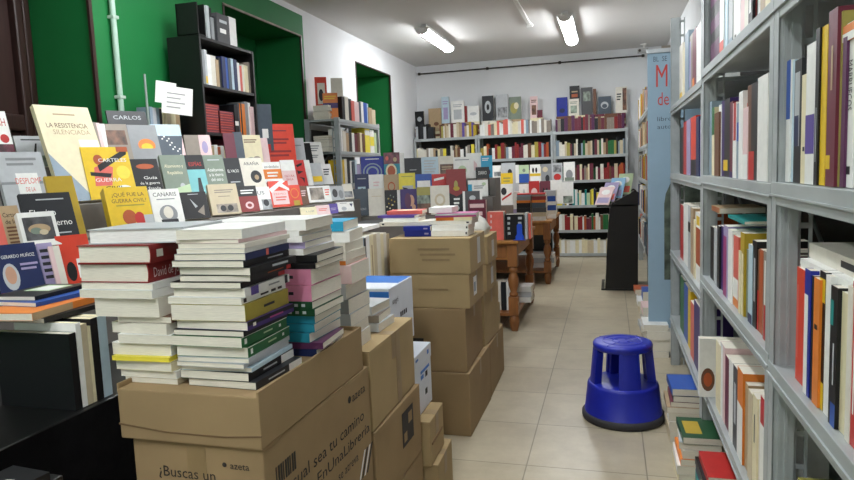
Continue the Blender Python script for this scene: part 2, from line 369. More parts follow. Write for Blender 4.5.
# ------------------------------------------------------- metal shelving
def upright(mb, x, y, z1, face_y, dirx):
    """slotted post whose broad face looks to -Y; dirx: the side the shelf lies on"""
    X0, X1 = sorted((x, x+dirx*.05))
    mb.box((X0, y, 0), (X1, y+.004, z1), ZINC); mb.box((x-.002 if dirx > 0 else x-.002, y, 0), (x+.002, y+.042, z1), ZINC)
    mb.box((X0, y+.004, 0), (X1, y+.042, z1), ZINC)
    for f in (.3, .62): xx = x+dirx*.05*f; mb.box((xx-.0035, y-.0025, 0), (xx+.0035, y, z1), ZINC)
def ladder_strip(mb, x0, x1, y, z1):
    for xx in (x0, x1): mb.box((xx-.004, y-.003, 0), (xx+.004, y+.003, z1), ZINC)
    z = .05
    while z < z1: mb.box((x0, y-.002, z), (x1, y+.002, z+.014), ZINC); z += .09
def shelving(name, label, group, fx, bx, y0, y1, levels, H, posts=(1, 1), back=True, ladders=(0, 1), near_post_y=None):
    """bay along Y; fx the front plane, bx the back"""
    dx = 1 if bx > fx else -1; t = thing(name, label, 'shelving', (fx, y0, 0), 0, group)
    O = Vector((fx, y0, 0)); L = y1-y0; D = abs(bx-fx)
    for k, yy in ((0, 0), (1, L-.045)):
        if posts[k]:
            a = MB(); upright(a, 0, yy, H, 0, dx); a.build('upright', t)
        a = MB(); upright(a, dx*(D-.05), yy, H, 0, dx); a.build('upright', t)
        if ladders[k]:
            a = MB(); ladder_strip(a, min(dx*.056, dx*.082), max(dx*.056, dx*.082), yy+(.02 if k else .03), H); a.build('perforated_strip', t)
    for z in levels:
        s_ = MB(); X0, X1 = sorted((dx*.004, dx*D)); s_.box((X0, .004, z-.018), (X1, L-.004, z), ZINC)
        s_.build('shelf', t)
        b = MB(); b.box((min(-dx*.004, dx*.006), .0, z-.03), (max(-dx*.004, dx*.006), L, z+.001), ZINC, bev=.002)
        b.box((min(-dx*.008, dx*.004), .0, z-.034), (max(-dx*.008, dx*.004), L, z-.029), ZINC)
        b.box((min(-dx*.001, dx*.008), .0, z-.056), (max(-dx*.001, dx*.008), L, z-.033), ZINC, bev=.002)
        b.build('front_beam', t)
    if back:
        b = MB(); X0, X1 = sorted((dx*(D-.002), dx*(D+.004))); b.box((X0, 0, .05), (X1, L, H-.1), BACK_SHADE); b.build('back_panel', t)  # added dark sheet: shade behind the books put in as colour
        b = MB(); b.tube((dx*(D-.02), .05, 1.35), (dx*(D-.02), L-.05, 2.0), .008, ZINC); b.tube((dx*(D-.02), .05, .5), (dx*(D-.02), L-.05, 1.3), .008, ZINC); b.build('brace', t)
    return t
SG = 'grey metal shelving along the right wall'
YP = [.62, 1.84, 3.15, 4.70]
shelving('metal_shelving', 'nearest grey metal bay on the right, holding the orange and yellow spines', SG, .40, .79, YP[0], YP[1]-.002, [.10, .43, .872, 1.337, 1.79], 2.4, posts=(1, 1), ladders=(0, 1))
shelving('metal_shelving', 'second grey metal bay from the front on the right, behind the broad post', SG, .40, .79, YP[1], YP[2]-.002, [.39, .885, 1.332, 1.79], 2.4, ladders=(0, 1))
shelving('metal_shelving', 'third grey metal bay on the right, just before the pale blue banner', SG, .40, .79, YP[2], YP[3], [.35, .80, 1.32, 1.757], 2.33)
for k in range(2):
    shelving('metal_shelving', ['grey metal bay beyond the pale blue banner on the right', 'farthest grey metal bay on the right, behind the black rack'][k], SG, .40, .79, 5.25+k*2.3, 5.25+k*2.3+2.25, [.4, .8, 1.2, 1.6, 1.98], 2.0, ladders=(1, 1))
shelving('metal_shelving', 'grey metal shelving unit against the left white wall', None, -2.65, -3.03, 6.22, 7.45, [.3, .65, .98, 1.30, 1.635, 1.965], 1.98, ladders=(1, 1))

# the books on the right shelving
GR = 'books on the right shelving'
B = lambda *b, **k: dict(bands=list(b), **k)
n_eye = [(787, 791, 61, 'white', B((.52, 1, 'blue'))), (791, 795, 61, 'paleblue'), (795, 802, 60, 'charcoal', B((.3, .9, 'silver', .2, .9), (.3, .55, 'navy', .3, .9))), (802, 807, 75, 'cream', B((.3, .34, 'black', .2, .6))),
    (807, 816, 44, 'white', B((.22, .5, 'purple'))), (816, 820, 29, 'black', B((.15, .5, 'silver', .4, .6))), (820, 828, 27, 'yellow'), (829, 838, 10, 'maroon', B((.1, .18, 'yellow', .5, 1), (.55, .8, 'tan', .4, .6))),
    (838, 843, 13, 'olive'), (843, 847, 38, 'plum'), (847, 857, 22, 'white', dict(spine_text=('MARRUECOS', .62, .3, 'charcoal'), hard=False, bands=[(.08, .13, 'charcoal', .3, .7)]))]
row_x(n_eye, .412, 1.3375, 'R', 'eye-level shelf of the nearest right bay', GR)
n_low = [(797, 805, 269, 'redorange', B((.2, .85, 'salmon', .7, .9))), (805, 811, 270, 'royal', B((0, .8, 'white', .35, 1))), (811, 814, 276, 'black'), (814, 820, 279, 'orange', B((.6, .64, 'black', .3, .8))),
    (820, 826, 272, 'black', B((0, .2, 'yellow'), (.78, .95, 'yellow'), (.28, .7, 'mustard', .45, .75))), (826, 831, 276, 'white'), (831, 838, 287, 'black', B((0, .17, 'blue', .0, .7), (.72, .9, 'teal', .5, 1), (.3, .6, 'silver', .3, .5))),
    (838, 848, 292, 'cream'), (848, 853, 287, 'offwhite'), (853, 860, 283, 'red', B((.2, .8, 'white', .4, .6)))]
row_x(n_low, .412, .8725, 'R', 'lower shelf of the nearest right bay', GR)
zt = 1.118
lie(.53, 1.48, zt, .045, .2, .42, 0, 'white', 'thick white book lying flat above the red-orange and blue spines', GR, pg='white')
lie(.55, 1.50, zt+.045, .035, .2, .40, 0, 'offwhite', 'off-white book on the flat white one, dark lettering along its edge', GR, bands=[(.1, .45, 'charcoal', .3, .7)])
lie(.56, 1.46, zt+.08, .03, .1, .2, 0.1, 'darkgrey', 'small dark grey book topmost of flat pile on nearest lower shelf', GR, bands=[(.2, .6, 'silver', .3, .7)])
lie(.50, 1.30, 1.605, .03, .16, .24, 0, 'orange', 'orange-edged book lying on top of the white eye-level spines', GR, bands=[(0, 1, 'white', .5, 1)])
z = stack(.432, [(.03, .53, 1.62, .16, .22, 0, 'olive'), (.028, .52, 1.6, .16, .23, 0, 'black'), (.035, .51, 1.62, .16, .22, 0, 'black'), (.04, .5, 1.63, .16, .22, .05, 'teal'), (.04, .52, 1.6, .18, .24, 0, 'white')], 'flat pile on the lowest near shelf', GR)
m_up = [(711, 720, -30, 'black', B((.08, .3, 'plum'), (.45, .62, 'plum'), (.8, .95, 'plum'))), (720, 724, -25, 'white', B((0, .18, 'salmon'))), (724, 728, -20, 'paleblue'), (728, 733, -35, 'silver', B((0, .12, 'bluegrey'))), (733, 741, -40, 'white', B((.05, .12, 'black', .5, .7))),
    (741, 745, -30, 'palepink'), (745, 749, -36, 'offwhite'), (749, 753, -45, 'black', B((.2, .8, 'white', .3, .8))), (753, 757, -45, 'darkred', B((.1, .9, 'palepink', .5, .8))), (757, 761, -48, 'white', B((0, .9, 'black', .6, 1))), (761, 766, -50, 'tan'), (766, 771, -55, 'cream')]
row_x(m_up, .412, 1.7905, 'R', 'top shelf of the second right bay', GR, zmax=.3)
m_eye = [(709.8, 712, 102, 'bluegrey'), (712, 714.5, 108, 'cream', B((.6, 1, 'green'))), (714.5, 719, 113, 'brown'), (719, 721.5, 105, 'white'), (721.5, 730, 100, 'violet', B((0, 1, 'charcoal', 0, .6), (.08, .22, 'yellow', .2, .7))), (730, 733, 102, 'maroon', B((.0, .08, 'violet'))), (733, 736.5, 103, 'white', B((.5, 1, 'red', .1, .8))),
    (736.5, 739, 104, 'bluegrey', B((.5, .75, 'blue'))), (739, 743, 92, 'white'), (743, 748, 108, 'palepink', B((0, .35, 'white'))), (748, 758, 84, 'charcoal', B((0, .3, 'red', .3, 1), (.3, 1, 'brown', .6, 1))), (758, 768, 76, 'white'), (768, 771, 84, 'cream', B((.2, .8, 'lemon', .4, .8)))]
row_x(m_eye, .412, 1.3325, 'R', 'eye-level shelf of the second right bay', GR)
lie(.50, 2.30, 1.555, .02, .15, .26, .0, 'salmon', 'salmon book lying on the spines of the second eye-level shelf', GR)
m_3 = [(710.5, 714, 227, 'black'), (714, 717, 228, 'silver'), (717, 719.5, 226, 'charcoal'), (719.5, 723.5, 226, 'violet'), (723.5, 728, 226, 'lilac', B((0, .85, 'magenta', .3, 1))), (728, 732.5, 230, 'white'), (732.5, 738.5, 236, 'salmon', B((0, .4, 'white'), (0, .12, 'orange'))),
    (738.5, 740.5, 251, 'cream'), (740.5, 744.5, 233, 'mustard', B((0, .75, 'cream', .2, .9))), (744.5, 748.5, 249, 'greygreen'), (748.5, 752.5, 245, 'paleblue', B((0, .12, 'navy'))), (752.5, 757, 241, 'black', B((.3, .8, 'silver', .3, .6))), (757, 759.5, 250, 'brown', B((0, .5, 'red'))), (759.5, 763.5, 250, 'rust'), (763.5, 768, 252, 'taupe', B((0, .4, 'red', .4, .8), (.4, .9, 'white', .4, .7))), (768, 771, 256, 'maroon')]
row_x(m_3, .412, .8855, 'R', 'third shelf of the second right bay', GR)
lie(.50, 2.45, 1.185, .012, .16, .30, 0, 'teal', 'teal book lying flat over the mustard and salmon spines', GR)
lie(.49, 2.83, 1.19, .022, .16, .22, 0, 'tan', 'tan striped book lying flat over the violet spines', GR, bands=[(.1+.12*i, .16+.12*i, 'rust') for i in range(7)])
m_4 = [(716, 720.5, 343, 'cream'), (720.5, 725, 345, 'palepink', B((0, 1, 'white', .4, 1))), (725, 729, 357, 'maroon'), (729, 733, 361, 'white'), (733, 737.5, 367, 'darkgrey', B((.3, .8, 'silver', .3, .7))),
    (737.5, 743, 370, 'orange', B((0, .62, 'white'))), (743, 748, 382, 'tan'), (748, 752.5, 392, 'beige'), (752.5, 757, 396, 'cream', B((.5, .8, 'charcoal', .4, .6))), (757, 760.5, 400, 'offwhite'), (760.5, 764.5, 398, 'red', B((0, .75, 'white'))), (764.5, 770.5, 412, 'white')]
row_x(m_4, .412, .3905, 'R', 'bottom shelf of the second right bay', GR)
f_up = [(679.5, 682.5, 45, 'offwhite', B((.05, .14, 'yellow', .1, .9))), (682.5, 685, 50, 'cream'), (685, 688.5, 33, 'bluegrey'), (688.5, 692.5, 36, 'taupe', B((.1, .9, 'lilac', .4, .8))), (692.5, 696.5, 30, 'maroon', B((0, .2, 'orange', .5, 1))), (696.5, 701, 25, 'white')]
row_x(f_up, .412, 1.7575, 'R', 'top shelf of the third right bay', GR)
f_eye = [(680, 683.5, 128, 'black'), (683.5, 686.5, 122, 'red'), (686.5, 690, 120, 'lilac'), (690, 696, 117, 'redorange', B((0, .27, 'black'))), (696, 699, 117, 'navy'), (699, 701.8, 120, 'lilac')]
row_x(f_eye, .412, 1.3205, 'R', 'eye-level shelf of the third right bay', GR)
f_3 = [(680.3, 683.5, 205, 'red'), (683.5, 688, 204, 'white'), (688, 690.5, 206, 'silver', B((.6, .75, 'black'))), (690.5, 693.5, 208, 'tan'), (693.5, 695.5, 220, 'cream'), (695.5, 701, 213, 'rust', B((.0, .25, 'white'), (.78, 1, 'white'), (.82, .95, 'yellow', .2, .8)))]
row_x(f_3, .412, .8005, 'R', 'third shelf of the third right bay', GR)
f_4 = [(680.3, 684, 278, 'green'), (684, 688, 285, 'blue'), (688, 690.5, 290, 'yellow'), (690.5, 694, 303, 'salmon'), (694, 700.5, 304, 'violet')]
row_x(f_4, .412, .3505, 'R', 'bottom shelf of the third right bay', GR)
y_ = 2.93
add_book(Matrix.Translation((.362, y_, .3905)) @ ROT_R, .04, .17, .255, 'white', 'big white book with a brown oval picture, jutting past the second post', GR, art=[('e', .2, .3, .16, .2, 'brown'), ('e', .2, .3, .1, .12, 'rust')])
# piles on the floor under the right shelving
GF = 'books piled on the floor by the right shelving'
stack(.0, [(.035, .37, 3.46, .17, .24, .05, 'blue'), (.03, .38, 3.45, .17, .24, 0, 'black'), (.025, .37, 3.45, .17, .24, -.04, 'maroon'), (.03, .36, 3.45, .18, .25, .02, 'tan'), (.045, .37, 3.45, .18, .25, 0, 'white'), (.05, .37, 3.45, .18, .26, 0, 'offwhite'), (.06, .37, 3.45, .18, .26, 0, 'beige')], 'floor pile right of the blue stool', GF)
stack(.0, [(.03, .38, 3.0, .17, .24, .03, 'darkgreen', dict(art=[('r', .1, .2, .5, .8, 'mustard')])), (.03, .37, 3.01, .17, .24, -.05, 'silver'), (.035, .38, 3.0, .17, .25, 0, 'offwhite'), (.03, .37, 3.0, .17, .24, 0, 'orange'), (.04, .36, 3.0, .18, .25, 0, 'white'), (.05, .36, 3.0, .18, .25, 0, 'cream')], 'floor pile beside the second right post', GF)
stack(.0, [(.03, .44, 2.70, .17, .24, .0, 'red'), (.03, .42, 2.71, .17, .24, .03, 'black'), (.03, .43, 2.7, .17, .24, .0, 'navy'), (.05, .42, 2.7, .17, .25, 0, 'teal'), (.05, .43, 2.7, .17, .25, 0, 'turquoise')], 'nearest floor pile under the second right bay', GF)
for k, (y, cs) in enumerate([(4.95, ['white', 'offwhite', 'charcoal', 'white']), (5.45, ['palepink', 'white', 'silver', 'offwhite']), (6.0, ['blue', 'white', 'beige', 'white']), (6.55, ['rust', 'white', 'cream'])]):
    stack(0, [(.045+.02*((i+k) % 3), .31+.02*((i*7+k) % 3), y, .17, .26, .02*i, c) for i, c in enumerate(cs)], ['floor pile next to the banner foot', 'second floor pile beyond the banner', 'third floor pile beyond the banner', 'floor pile before the black rack'][k], GF)
# far bays: narrow strip of books seen edge-on
pal = ['white', 'cream', 'beige', 'tan', 'silver', 'charcoal', 'red', 'mustard', 'navy', 'offwhite', 'bluegrey', 'rust', 'salmon', 'taupe']
SHELF = 'books far down the right wall'
for z, H in ((1.98, .3), (1.6, .3), (1.2, .3), (.8, .32), (.4, .3)):
    y = 5.35
    while y < 9.7:
        t_ = RND.uniform(.018, .05); h = RND.uniform(.2, H); c = RND.choice(pal)
        if not (7.42 < y < 7.54):
            add_book(Matrix.Translation((.40+RND.uniform(-.01, .03), y+t_/2, z+.001)) @ ROT_R, t_-.001, .16, h, c, None, SHELF, area=1 if y > 5.6 else 2)
        y += t_

# --------------------------------------------------------------- back wall
def back_bay(x0, x1, label):
    t = thing('metal_shelving', label, 'shelving', (x0, 10.15, 0), 0, 'grey metal shelving along the back wall'); L = x1-x0
    for xx in (0, L-.035):
        for yy in (0, .3):
            a = MB(); a.box((xx, yy, 0), (xx+.035, yy+.004, 1.93), ZINC); a.box((xx if xx == 0 else xx+.031, yy, 0), (xx+.004 if xx == 0 else xx+.035, yy+.035, 1.93), ZINC); a.build('upright', t)
    for z in (.05, .41, .79, 1.17, 1.54, 1.91):
        a = MB(); a.box((.004, .006, z-.02), (L-.004, .32, z), ZINC); a.build('shelf', t)
        a = MB(); a.box((0, -.004, z-.04), (L, .006, z+.002), ZINC, bev=.002); a.build('front_beam', t)
    a = MB(); a.box((0, .325, .0), (L, .33, 1.9), BACK_SHADE); a.build('back_panel', t)  # same added shade-coloured sheet behind these rows
BX = [-3.03, -1.99, -.82, .27]
back_bay(BX[0], BX[1]-.002, 'grey metal shelving bay in the far left corner of the back wall')
back_bay(BX[1], BX[2]-.002, 'middle grey metal shelving bay on the back wall')
back_bay(BX[2], BX[3], 'grey metal shelving bay at the right end of the back wall')
SEG = {1.91: [(-3.0, -2.7, ['charcoal', 'black', 'lilac', 'purple', 'silver']), (-2.6, -2.0, ['purple', 'offwhite', 'maroon', 'tan', 'olive', 'mustard', 'brown', 'beige']), (-1.95, -.85, ['white', 'offwhite', 'cream', 'salmon', 'white', 'bluegrey', 'taupe']), (-.78, .22, ['maroon', 'darkred', 'plum', 'brown', 'charcoal', 'taupe', 'maroon'])],
       1.54: [(-3.0, -2.02, ['lemon', 'white', 'charcoal', 'offwhite', 'brown', 'taupe', 'black', 'cream', 'offwhite', 'tan']), (-1.95, -.86, ['darkred', 'gold', 'offwhite', 'white', 'maroon', 'rust', 'cream', 'bluegrey', 'brown', 'beige', 'charcoal']), (-.78, .22, ['white', 'bluegrey', 'beige', 'palegreen', 'green', 'charcoal', 'black', 'beige', 'maroon', 'olive', 'offwhite', 'brown', 'tan'])],
       1.17: [(-1.9, -.86, ['offwhite', 'red', 'tan', 'navy', 'cream']), (-.78, .22, ['darkred', 'darkgreen', 'rust', 'cream', 'maroon', 'brown', 'tan', 'taupe', 'beige', 'offwhite'])],
       .79: [(-.78, .22, ['teal', 'palegreen', 'lemon', 'white', 'gold', 'darkgreen', 'navy', 'bluegrey', 'charcoal', 'cream', 'beige'])],
       .41: [(-.78, .22, ['offwhite', 'brown', 'maroon', 'rust', 'cream', 'darkred', 'green', 'white', 'charcoal'])],
       .05: [(-.78, .22, ['offwhite', 'cream', 'white', 'beige', 'offwhite', 'white', 'page'])]}
for z, segs in SEG.items():
    for a, b, cs in segs:
        x = a
        while x < b-.01:
            t_ = min(RND.uniform(.02, .055), b-x); h = RND.uniform(.17, .25 if z != 1.91 else .24)
            if z == .05: h = RND.uniform(.19, .22)
            add_book(Matrix.Translation((x+t_/2, 10.16+RND.uniform(0, .02), z+.001)), t_-.001, .16, h, RND.choice(cs), None, 'books on the back wall shelves', area=3)
            x += t_
# books shown on top of the back rows
GB = 'books shown on top of the back wall shelves'
def top_face(px0, px1, top, z, c, label, art=(), y=10.27):
    p = ony((px0+px1)/2, top, y); x0 = ony(px0, top, y).x; x1 = ony(px1, top, y).x; h = max(.08, p.z-z)
    M = Matrix.Translation(((x0+x1)/2, y, z+.001)) @ Matrix.Rotation(-PI/2, 4, 'Z') @ Matrix.Translation((0, -(x1-x0)/2, 0))
    add_book(M, .03, x1-x0, h, c, label, GB, area=(px1-px0)*h*62, art=list(art))
def filler(px0, px1, z, h, c, n=1): pass
# a second tier of books lying behind the front row carries the face-out ones
tier = [(405, 424, 2.09), (428, 441, 2.09), (441, 479, 2.15), (481, 521, 2.15), (530, 543, 2.15), (556, 626, 2.15)]
for px0, px1, z in tier:
    x0 = ony(px0, 110, 10.3).x; x1 = ony(px1, 110, 10.3).x; x = x0
    while x < x1-.02:
        w_ = min(.24, x1-x); zz = 1.911
        while zz < z-.001:
            hh = min(.04, z-zz); lie(x+w_/2, 10.38, zz, hh, .15, w_-.004, PI/2, RND.choice(['offwhite', 'tan', 'brown', 'maroon', 'cream']), None, 'books on the back wall shelves', area=.5); zz += hh
        x += w_
Y2 = 10.36
D_ = lambda cs: [('b', .15, .85, .8, 2, .08, cs), ('r', .2, .15, .8, .6, cs)]
top_face(405.5, 414.5, 111.5, 2.091, 'black', 'black book with pale round emblem, left one of the pair on the back shelf', [('e', .5, .55, .25, .14, 'silver')], Y2)
top_face(415, 424, 111.5, 2.091, 'black', 'black book with pale round emblem, right one of the pair on the back shelf', [('e', .5, .55, .25, .14, 'silver')], Y2)
top_face(428.5, 441, 108.5, 2.091, 'tan', 'tan book on the back shelf, second face-out from the left corner', [('e', .6, .2, .2, .1, 'brown')], Y2)
top_face(441.5, 449, 97, 2.151, 'paleblue', 'narrow pale blue picture book standing on the back shelf', D_('lilac'), Y2)
top_face(451, 464, 101, 2.151, 'white', 'white book with grey drawing on top of the back shelf', D_('silver'), Y2)
top_face(464.5, 467, 106, 2.151, 'darkred', 'thin dark red book beside the white one on back shelf', [], Y2)
top_face(467.5, 479, 106, 2.151, 'white', 'white book with scattered grey sketch, back shelf left bay', [('e', .5, .5, .3, .1, 'silver')], Y2)
top_face(482, 493.5, 96, 2.151, 'charcoal', 'black-and-white portrait book on top of the middle back bay', [('e', .5, .55, .28, .25, 'silver'), ('e', .5, .55, .12, .12, 'black')], Y2)
top_face(496, 508, 94.5, 2.151, 'silver', 'grey photo book right of the portrait book on back shelf', [('r', .1, .1, .9, .5, 'grey')], Y2)
top_face(509, 521, 97, 2.151, 'greygreen', 'mottled grey-green book on top of the middle back bay', [('e', .4, .5, .3, .25, 'olive'), ('e', .6, .6, .2, .15, 'cream')], Y2)
top_face(530, 537.5, 96.5, 2.151, 'palepink', 'pink-brown book standing before the gap on the back shelf', D_('brown'), Y2)
top_face(537, 542.5, 110, 2.151, 'maroon', 'small maroon book near the gap on top of back shelf', [], Y2)
top_face(556.5, 567.5, 97.5, 2.151, 'royal', 'deep blue book standing on top of the right back bay', [('e', .5, .3, .25, .12, 'navy')], Y2)
top_face(568.5, 579, 99, 2.151, 'offwhite', 'cream book beside the deep blue one on the back shelf', D_('greygreen'), Y2)
top_face(569.5, 579.5, 86, 2.36, 'black', 'highest black book on the back shelf, orange print on it', [('r', .2, .3, .8, .5, 'rust'), ('r', .2, .6, .8, .68, 'tan')], 10.40)
top_face(581, 592.5, 87.5, 2.151, 'darkgrey', 'dark grey book standing tall on the right back bay', [('r', .2, .5, .8, .85, 'greygreen')], Y2)
top_face(593, 596, 89, 2.151, 'brown', 'thin brown book between two dark ones on the back shelf', [], Y2)
top_face(598, 611, 96.5, 2.151, 'slate', 'slate book with white swirl on the back shelf', [('e', .5, .5, .3, .2, 'silver'), ('e', .5, .45, .2, .12, 'slate')], Y2)
top_face(615.5, 627, 87, 2.151, 'offwhite', 'white and brown book at the right end of the back shelf', [('r', .6, .1, .95, .95, 'brown'), ('b', .1, .5, .7, 3, .1, 'charcoal')], Y2)

# --------------------------------------------------------- left metal unit
GL = 'books on the left metal shelving'
l_top = [(342, 345, 97, 'black'), (345, 348.5, 97, 'offwhite'), (348.5, 351.5, 99, 'charcoal'), (351.5, 354.5, 101, 'salmon'), (354.5, 359, 102, 'palepink'), (359, 361, 102, 'slate'), (361, 363.5, 102, 'white'), (363.5, 367, 103, 'blue'), (367, 368.5, 104, 'paleblue'), (368.5, 372, 108, 'tan'), (372, 375.5, 110, 'beige')]
row_x(l_top, -2.66, 1.9655, 'L', 'top of the left metal unit', GL)
l_2 = [(341, 343, 129, 'white'), (343, 346, 131, 'offwhite'), (346, 349, 133, 'tan'), (349, 352, 133, 'charcoal'), (352, 354.5, 133, 'white'), (354.5, 357.5, 134, 'maroon'), (357.5, 360, 133, 'brown'), (360, 362.5, 133, 'cream'), (362.5, 365, 134, 'brown'), (365, 370, 128, 'lemon', B((.7, .9, 'white'))), (370, 374, 130, 'white', B((.3, .7, 'lemon'))), (374, 376.5, 133, 'palegreen')]
row_x(l_2, -2.66, 1.6355, 'L', 'second shelf of the left metal unit', GL)
l_3 = [(341.5, 344.5, 160, 'yellow'), (344.5, 347, 159, 'offwhite'), (347, 350, 159, 'charcoal'), (350, 352.5, 161, 'white'), (352.5, 355, 162, 'slate'), (355, 357, 160, 'paleblue'), (357, 361, 165, 'lilac'), (361, 366, 164, 'silver'), (366, 372, 164, 'white')]
row_x(l_3, -2.66, 1.3005, 'L', 'third shelf of the left metal unit', GL)
z0 = 1.966
stack(z0, [(.028, -2.83, 6.31, .17, .2, .0, 'white'), (.03, -2.83, 6.31, .18, .2, .05, 'offwhite'), (.025, -2.83, 6.31, .17, .2, 0, 'white'), (.03, -2.83, 6.31, .18, .2, 0, 'cream'), (.03, -2.83, 6.31, .17, .2, 0, 'white')], 'white pile topping the left metal unit', GL)
face(323, 338, 93, ('y', 6.28, 1.9665), 'orange', 'orange book with a purple band on top of the left metal unit', GL, tilt=3, art=[('r', 0, .42, 1, .62, 'violet'), ('b', .1, .9, .85, 2, .08, 'yellow')])
face(315, 327, 77, ('y', 6.45, 2.11), 'redorange', 'red-framed book highest at the left of the metal unit', GL, tilt=10, art=[('r', .2, .1, .85, .8, 'offwhite'), ('e', .5, .4, .2, .2, 'charcoal')])
face(331, 343, 78, ('y', 6.5, 2.11), 'offwhite', 'off-white book standing highest on the left metal unit', GL, tilt=8)
for i, (x, y) in enumerate([(-2.93, 6.52), (-2.78, 6.55)]):
    for k in range(4): lie(x, y, 1.966+k*.036, .036, .13, .18, PI/2, ['tan', 'cream'][i], None, GL, area=.5)
stack(1.636, [(.02, -2.84, 6.3, .16, .2, 0, 'mustard'), (.02, -2.84, 6.3, .16, .2, 0, 'charcoal'), (.025, -2.84, 6.3, .16, .2, 0, 'beige'), (.05, -2.84, 6.3, .16, .2, 0, 'black'), (.05, -2.84, 6.3, .16, .2, 0, 'black')], 'dark pile inside the left metal unit', GL)

# -------------------------------------------------------- black bookcase
t = thing('black_bookcase', 'tall black bookcase against the green wall', 'bookcase', (-2.72, 4.03, 0)); W_ = .72; D_b = .26
for y in (0, W_-.02): a = MB(); a.box((-D_b, y, 0), (0, y+.02, 2.40), BLACK_LAM, bev=.002); a.build('side_panel', t)
a = MB(); a.box((-D_b, .02, .0), (-D_b+.008, W_-.02, 2.39), BLACK_LAM); a.build('back_panel', t)
BZ = [.08, .42, .75, 1.08, 1.40, 1.735, 2.07, 2.40]
for z in BZ: a = MB(); a.box((-D_b+.008, .02, z-.022), (-.003, W_-.02, z-.001), BLACK_LAM, bev=.002); a.build('shelf', t)
a = MB(); a.box((-.17, .0, 2.401), (.0, .012, 2.62), BLACK_LAM, bev=.002); a.box((-.17, .0, 2.401), (-.16, .09, 2.62), BLACK_LAM); a.box((-.17, .0, 2.401), (.0, .09, 2.409), BLACK_LAM); a.box((-.17, .082, 2.401), (.0, .09, 2.62), BLACK_LAM)
tag(a.build('magazine_file', None, (-2.72, 4.03, 0)), 'black magazine file standing on top of the black bookcase', 'file box')
GK = 'books in the black bookcase'
k_t = [(206.5, 209, 6, 'silver'), (209, 211.5, 8, 'black'), (211.5, 214, 18, 'grey'), (214, 217, 17, 'charcoal'), (217, 229, 15, 'darkgrey', B((.35, .5, 'white', .3, .8), (.7, .8, 'silver', .2, .8))), (229, 236, 18, 'white')]
row_x(k_t, -2.75, 2.4005, 'L', 'on top of the black bookcase', GK)
k_1 = [(204.5, 207, 50, 'silver', B((.05, .25, 'yellow'))), (207, 211, 55, 'white'), (211, 216, 56, 'offwhite'), (216, 219, 60, 'tan'), (219, 222, 58, 'charcoal'), (222, 225.5, 57, 'navy'), (225.5, 228, 58, 'blue'), (228, 231, 59, 'slate'), (231, 234, 59, 'paleblue'), (234, 237, 60, 'navy'), (237, 239.5, 63, 'white'), (239.5, 242, 66, 'salmon'), (242, 245, 65, 'offwhite'), (245, 248, 66, 'cream'), (248, 252, 63, 'taupe')]
row_x(k_1, -2.74, 2.0705, 'L', 'upper shelf of the black bookcase', GK)
k_2 = [(234.5, 238, 105, 'black', B((.3, .45, 'white'))), (238, 240.5, 104, 'slate'), (240.5, 245, 104, 'orange', B((0, 1, 'black', .7, 1))), (245, 248, 102, 'grey'), (248, 250.5, 103, 'white'), (250.5, 254, 107, 'palepink')]
row_x(k_2, -2.74, 1.7355, 'L', 'third shelf of the black bookcase', GK)
for j, (yc, n) in enumerate(((4.16, 11), (4.345, 9))):
    for k in range(n):
        add_args = dict(label=f"maroon magazine, {ORD[n-k]} from top of {['nearer', 'farther'][j]} pile in the black bookcase" if k < n-1 else f"maroon magazine topping the {['nearer', 'farther'][j]} pile in the black bookcase")
        lie(-2.835, yc+.004*((k*3) % 3), 1.7355+k*.0185, .0185, .17, .2, PI, 'darkred' if (k+j) % 3 else 'maroon', add_args['label'], 'maroon magazines in the black bookcase', bands=[(.1, .9, 'salmon', .4, .6)])
k_3 = [(209, 212, 142, 'maroon'), (212, 215, 146, 'tan'), (215, 218, 145, 'white'), (218, 221, 147, 'rust'), (221, 224, 146, 'white'), (224, 227, 147, 'cream'), (227, 231, 140, 'maroon'), (231, 236, 139, 'darkred')]
row_x(k_3, -2.74, 1.4005, 'L', 'fourth shelf of the black bookcase', GK)

# ----------------------------------------------- front table and its display
t = thing('display_table', 'long book table draped in black cloth along the left wall', 'table', (0, 0, 0))
TZ = .825
a = MB(); a.box((-3.04, .75, TZ-.04), (-1.30, 2.8, TZ), BLACK_LAM, bev=.004); a.box((-3.04, 2.8, TZ-.04), (-1.13, 4.0, TZ), BLACK_LAM, bev=.004); a.box((-2.69, 4.0, TZ-.04), (-1.13, 4.6, TZ), BLACK_LAM, bev=.004); a.build('tabletop', t)
a = MB(); n = 60
path = [(-3.0, .748), (-1.298, .748), (-1.298, 2.798), (-1.128, 2.798), (-1.128, 4.6)]; pts = []
for (xa, ya), (xb, yb) in zip(path, path[1:]):
    m_ = max(2, int(math.hypot(xb-xa, yb-ya)/.07))
    pts += [(xa+(xb-xa)*k/m_, ya+(yb-ya)*k/m_) for k in range(m_)]
n = len(pts)-1
v_ = [(x, y, TZ-.002) for x, y in pts]+[(x+.012+.012*math.sin(i*2.3), y-.012-.012*math.sin(i*1.7), .02) for i, (x, y) in enumerate(pts)]
a.add(v_, [(i, i+1, n+2+i, n+1+i) for i in range(n)], MATTE_B, smooth=True)
a.build('shade_skirt', t)  # skirt added to stand in for the dark under the table
for x in (-2.6, -1.4):
    for y in (.9, 4.35): b = MB(); b.box((x-.025, y-.025, 0), (x+.025, y+.025, TZ-.04), DARKMETAL); b.build('leg', t)
RS = [(-1.74, -1.93, 1.035), (-1.93, -2.11, 1.10), (-2.11, -2.33, 1.18), (-2.33, -2.60, 1.31), (-2.60, -3.03, 1.49)]
t = thing('stepped_display', 'grey stepped stand carrying the face-out books on the front table', 'display stand', (0, 0, 0))
GREYB = mat('grey_board', '77736e', .7, var=.06)
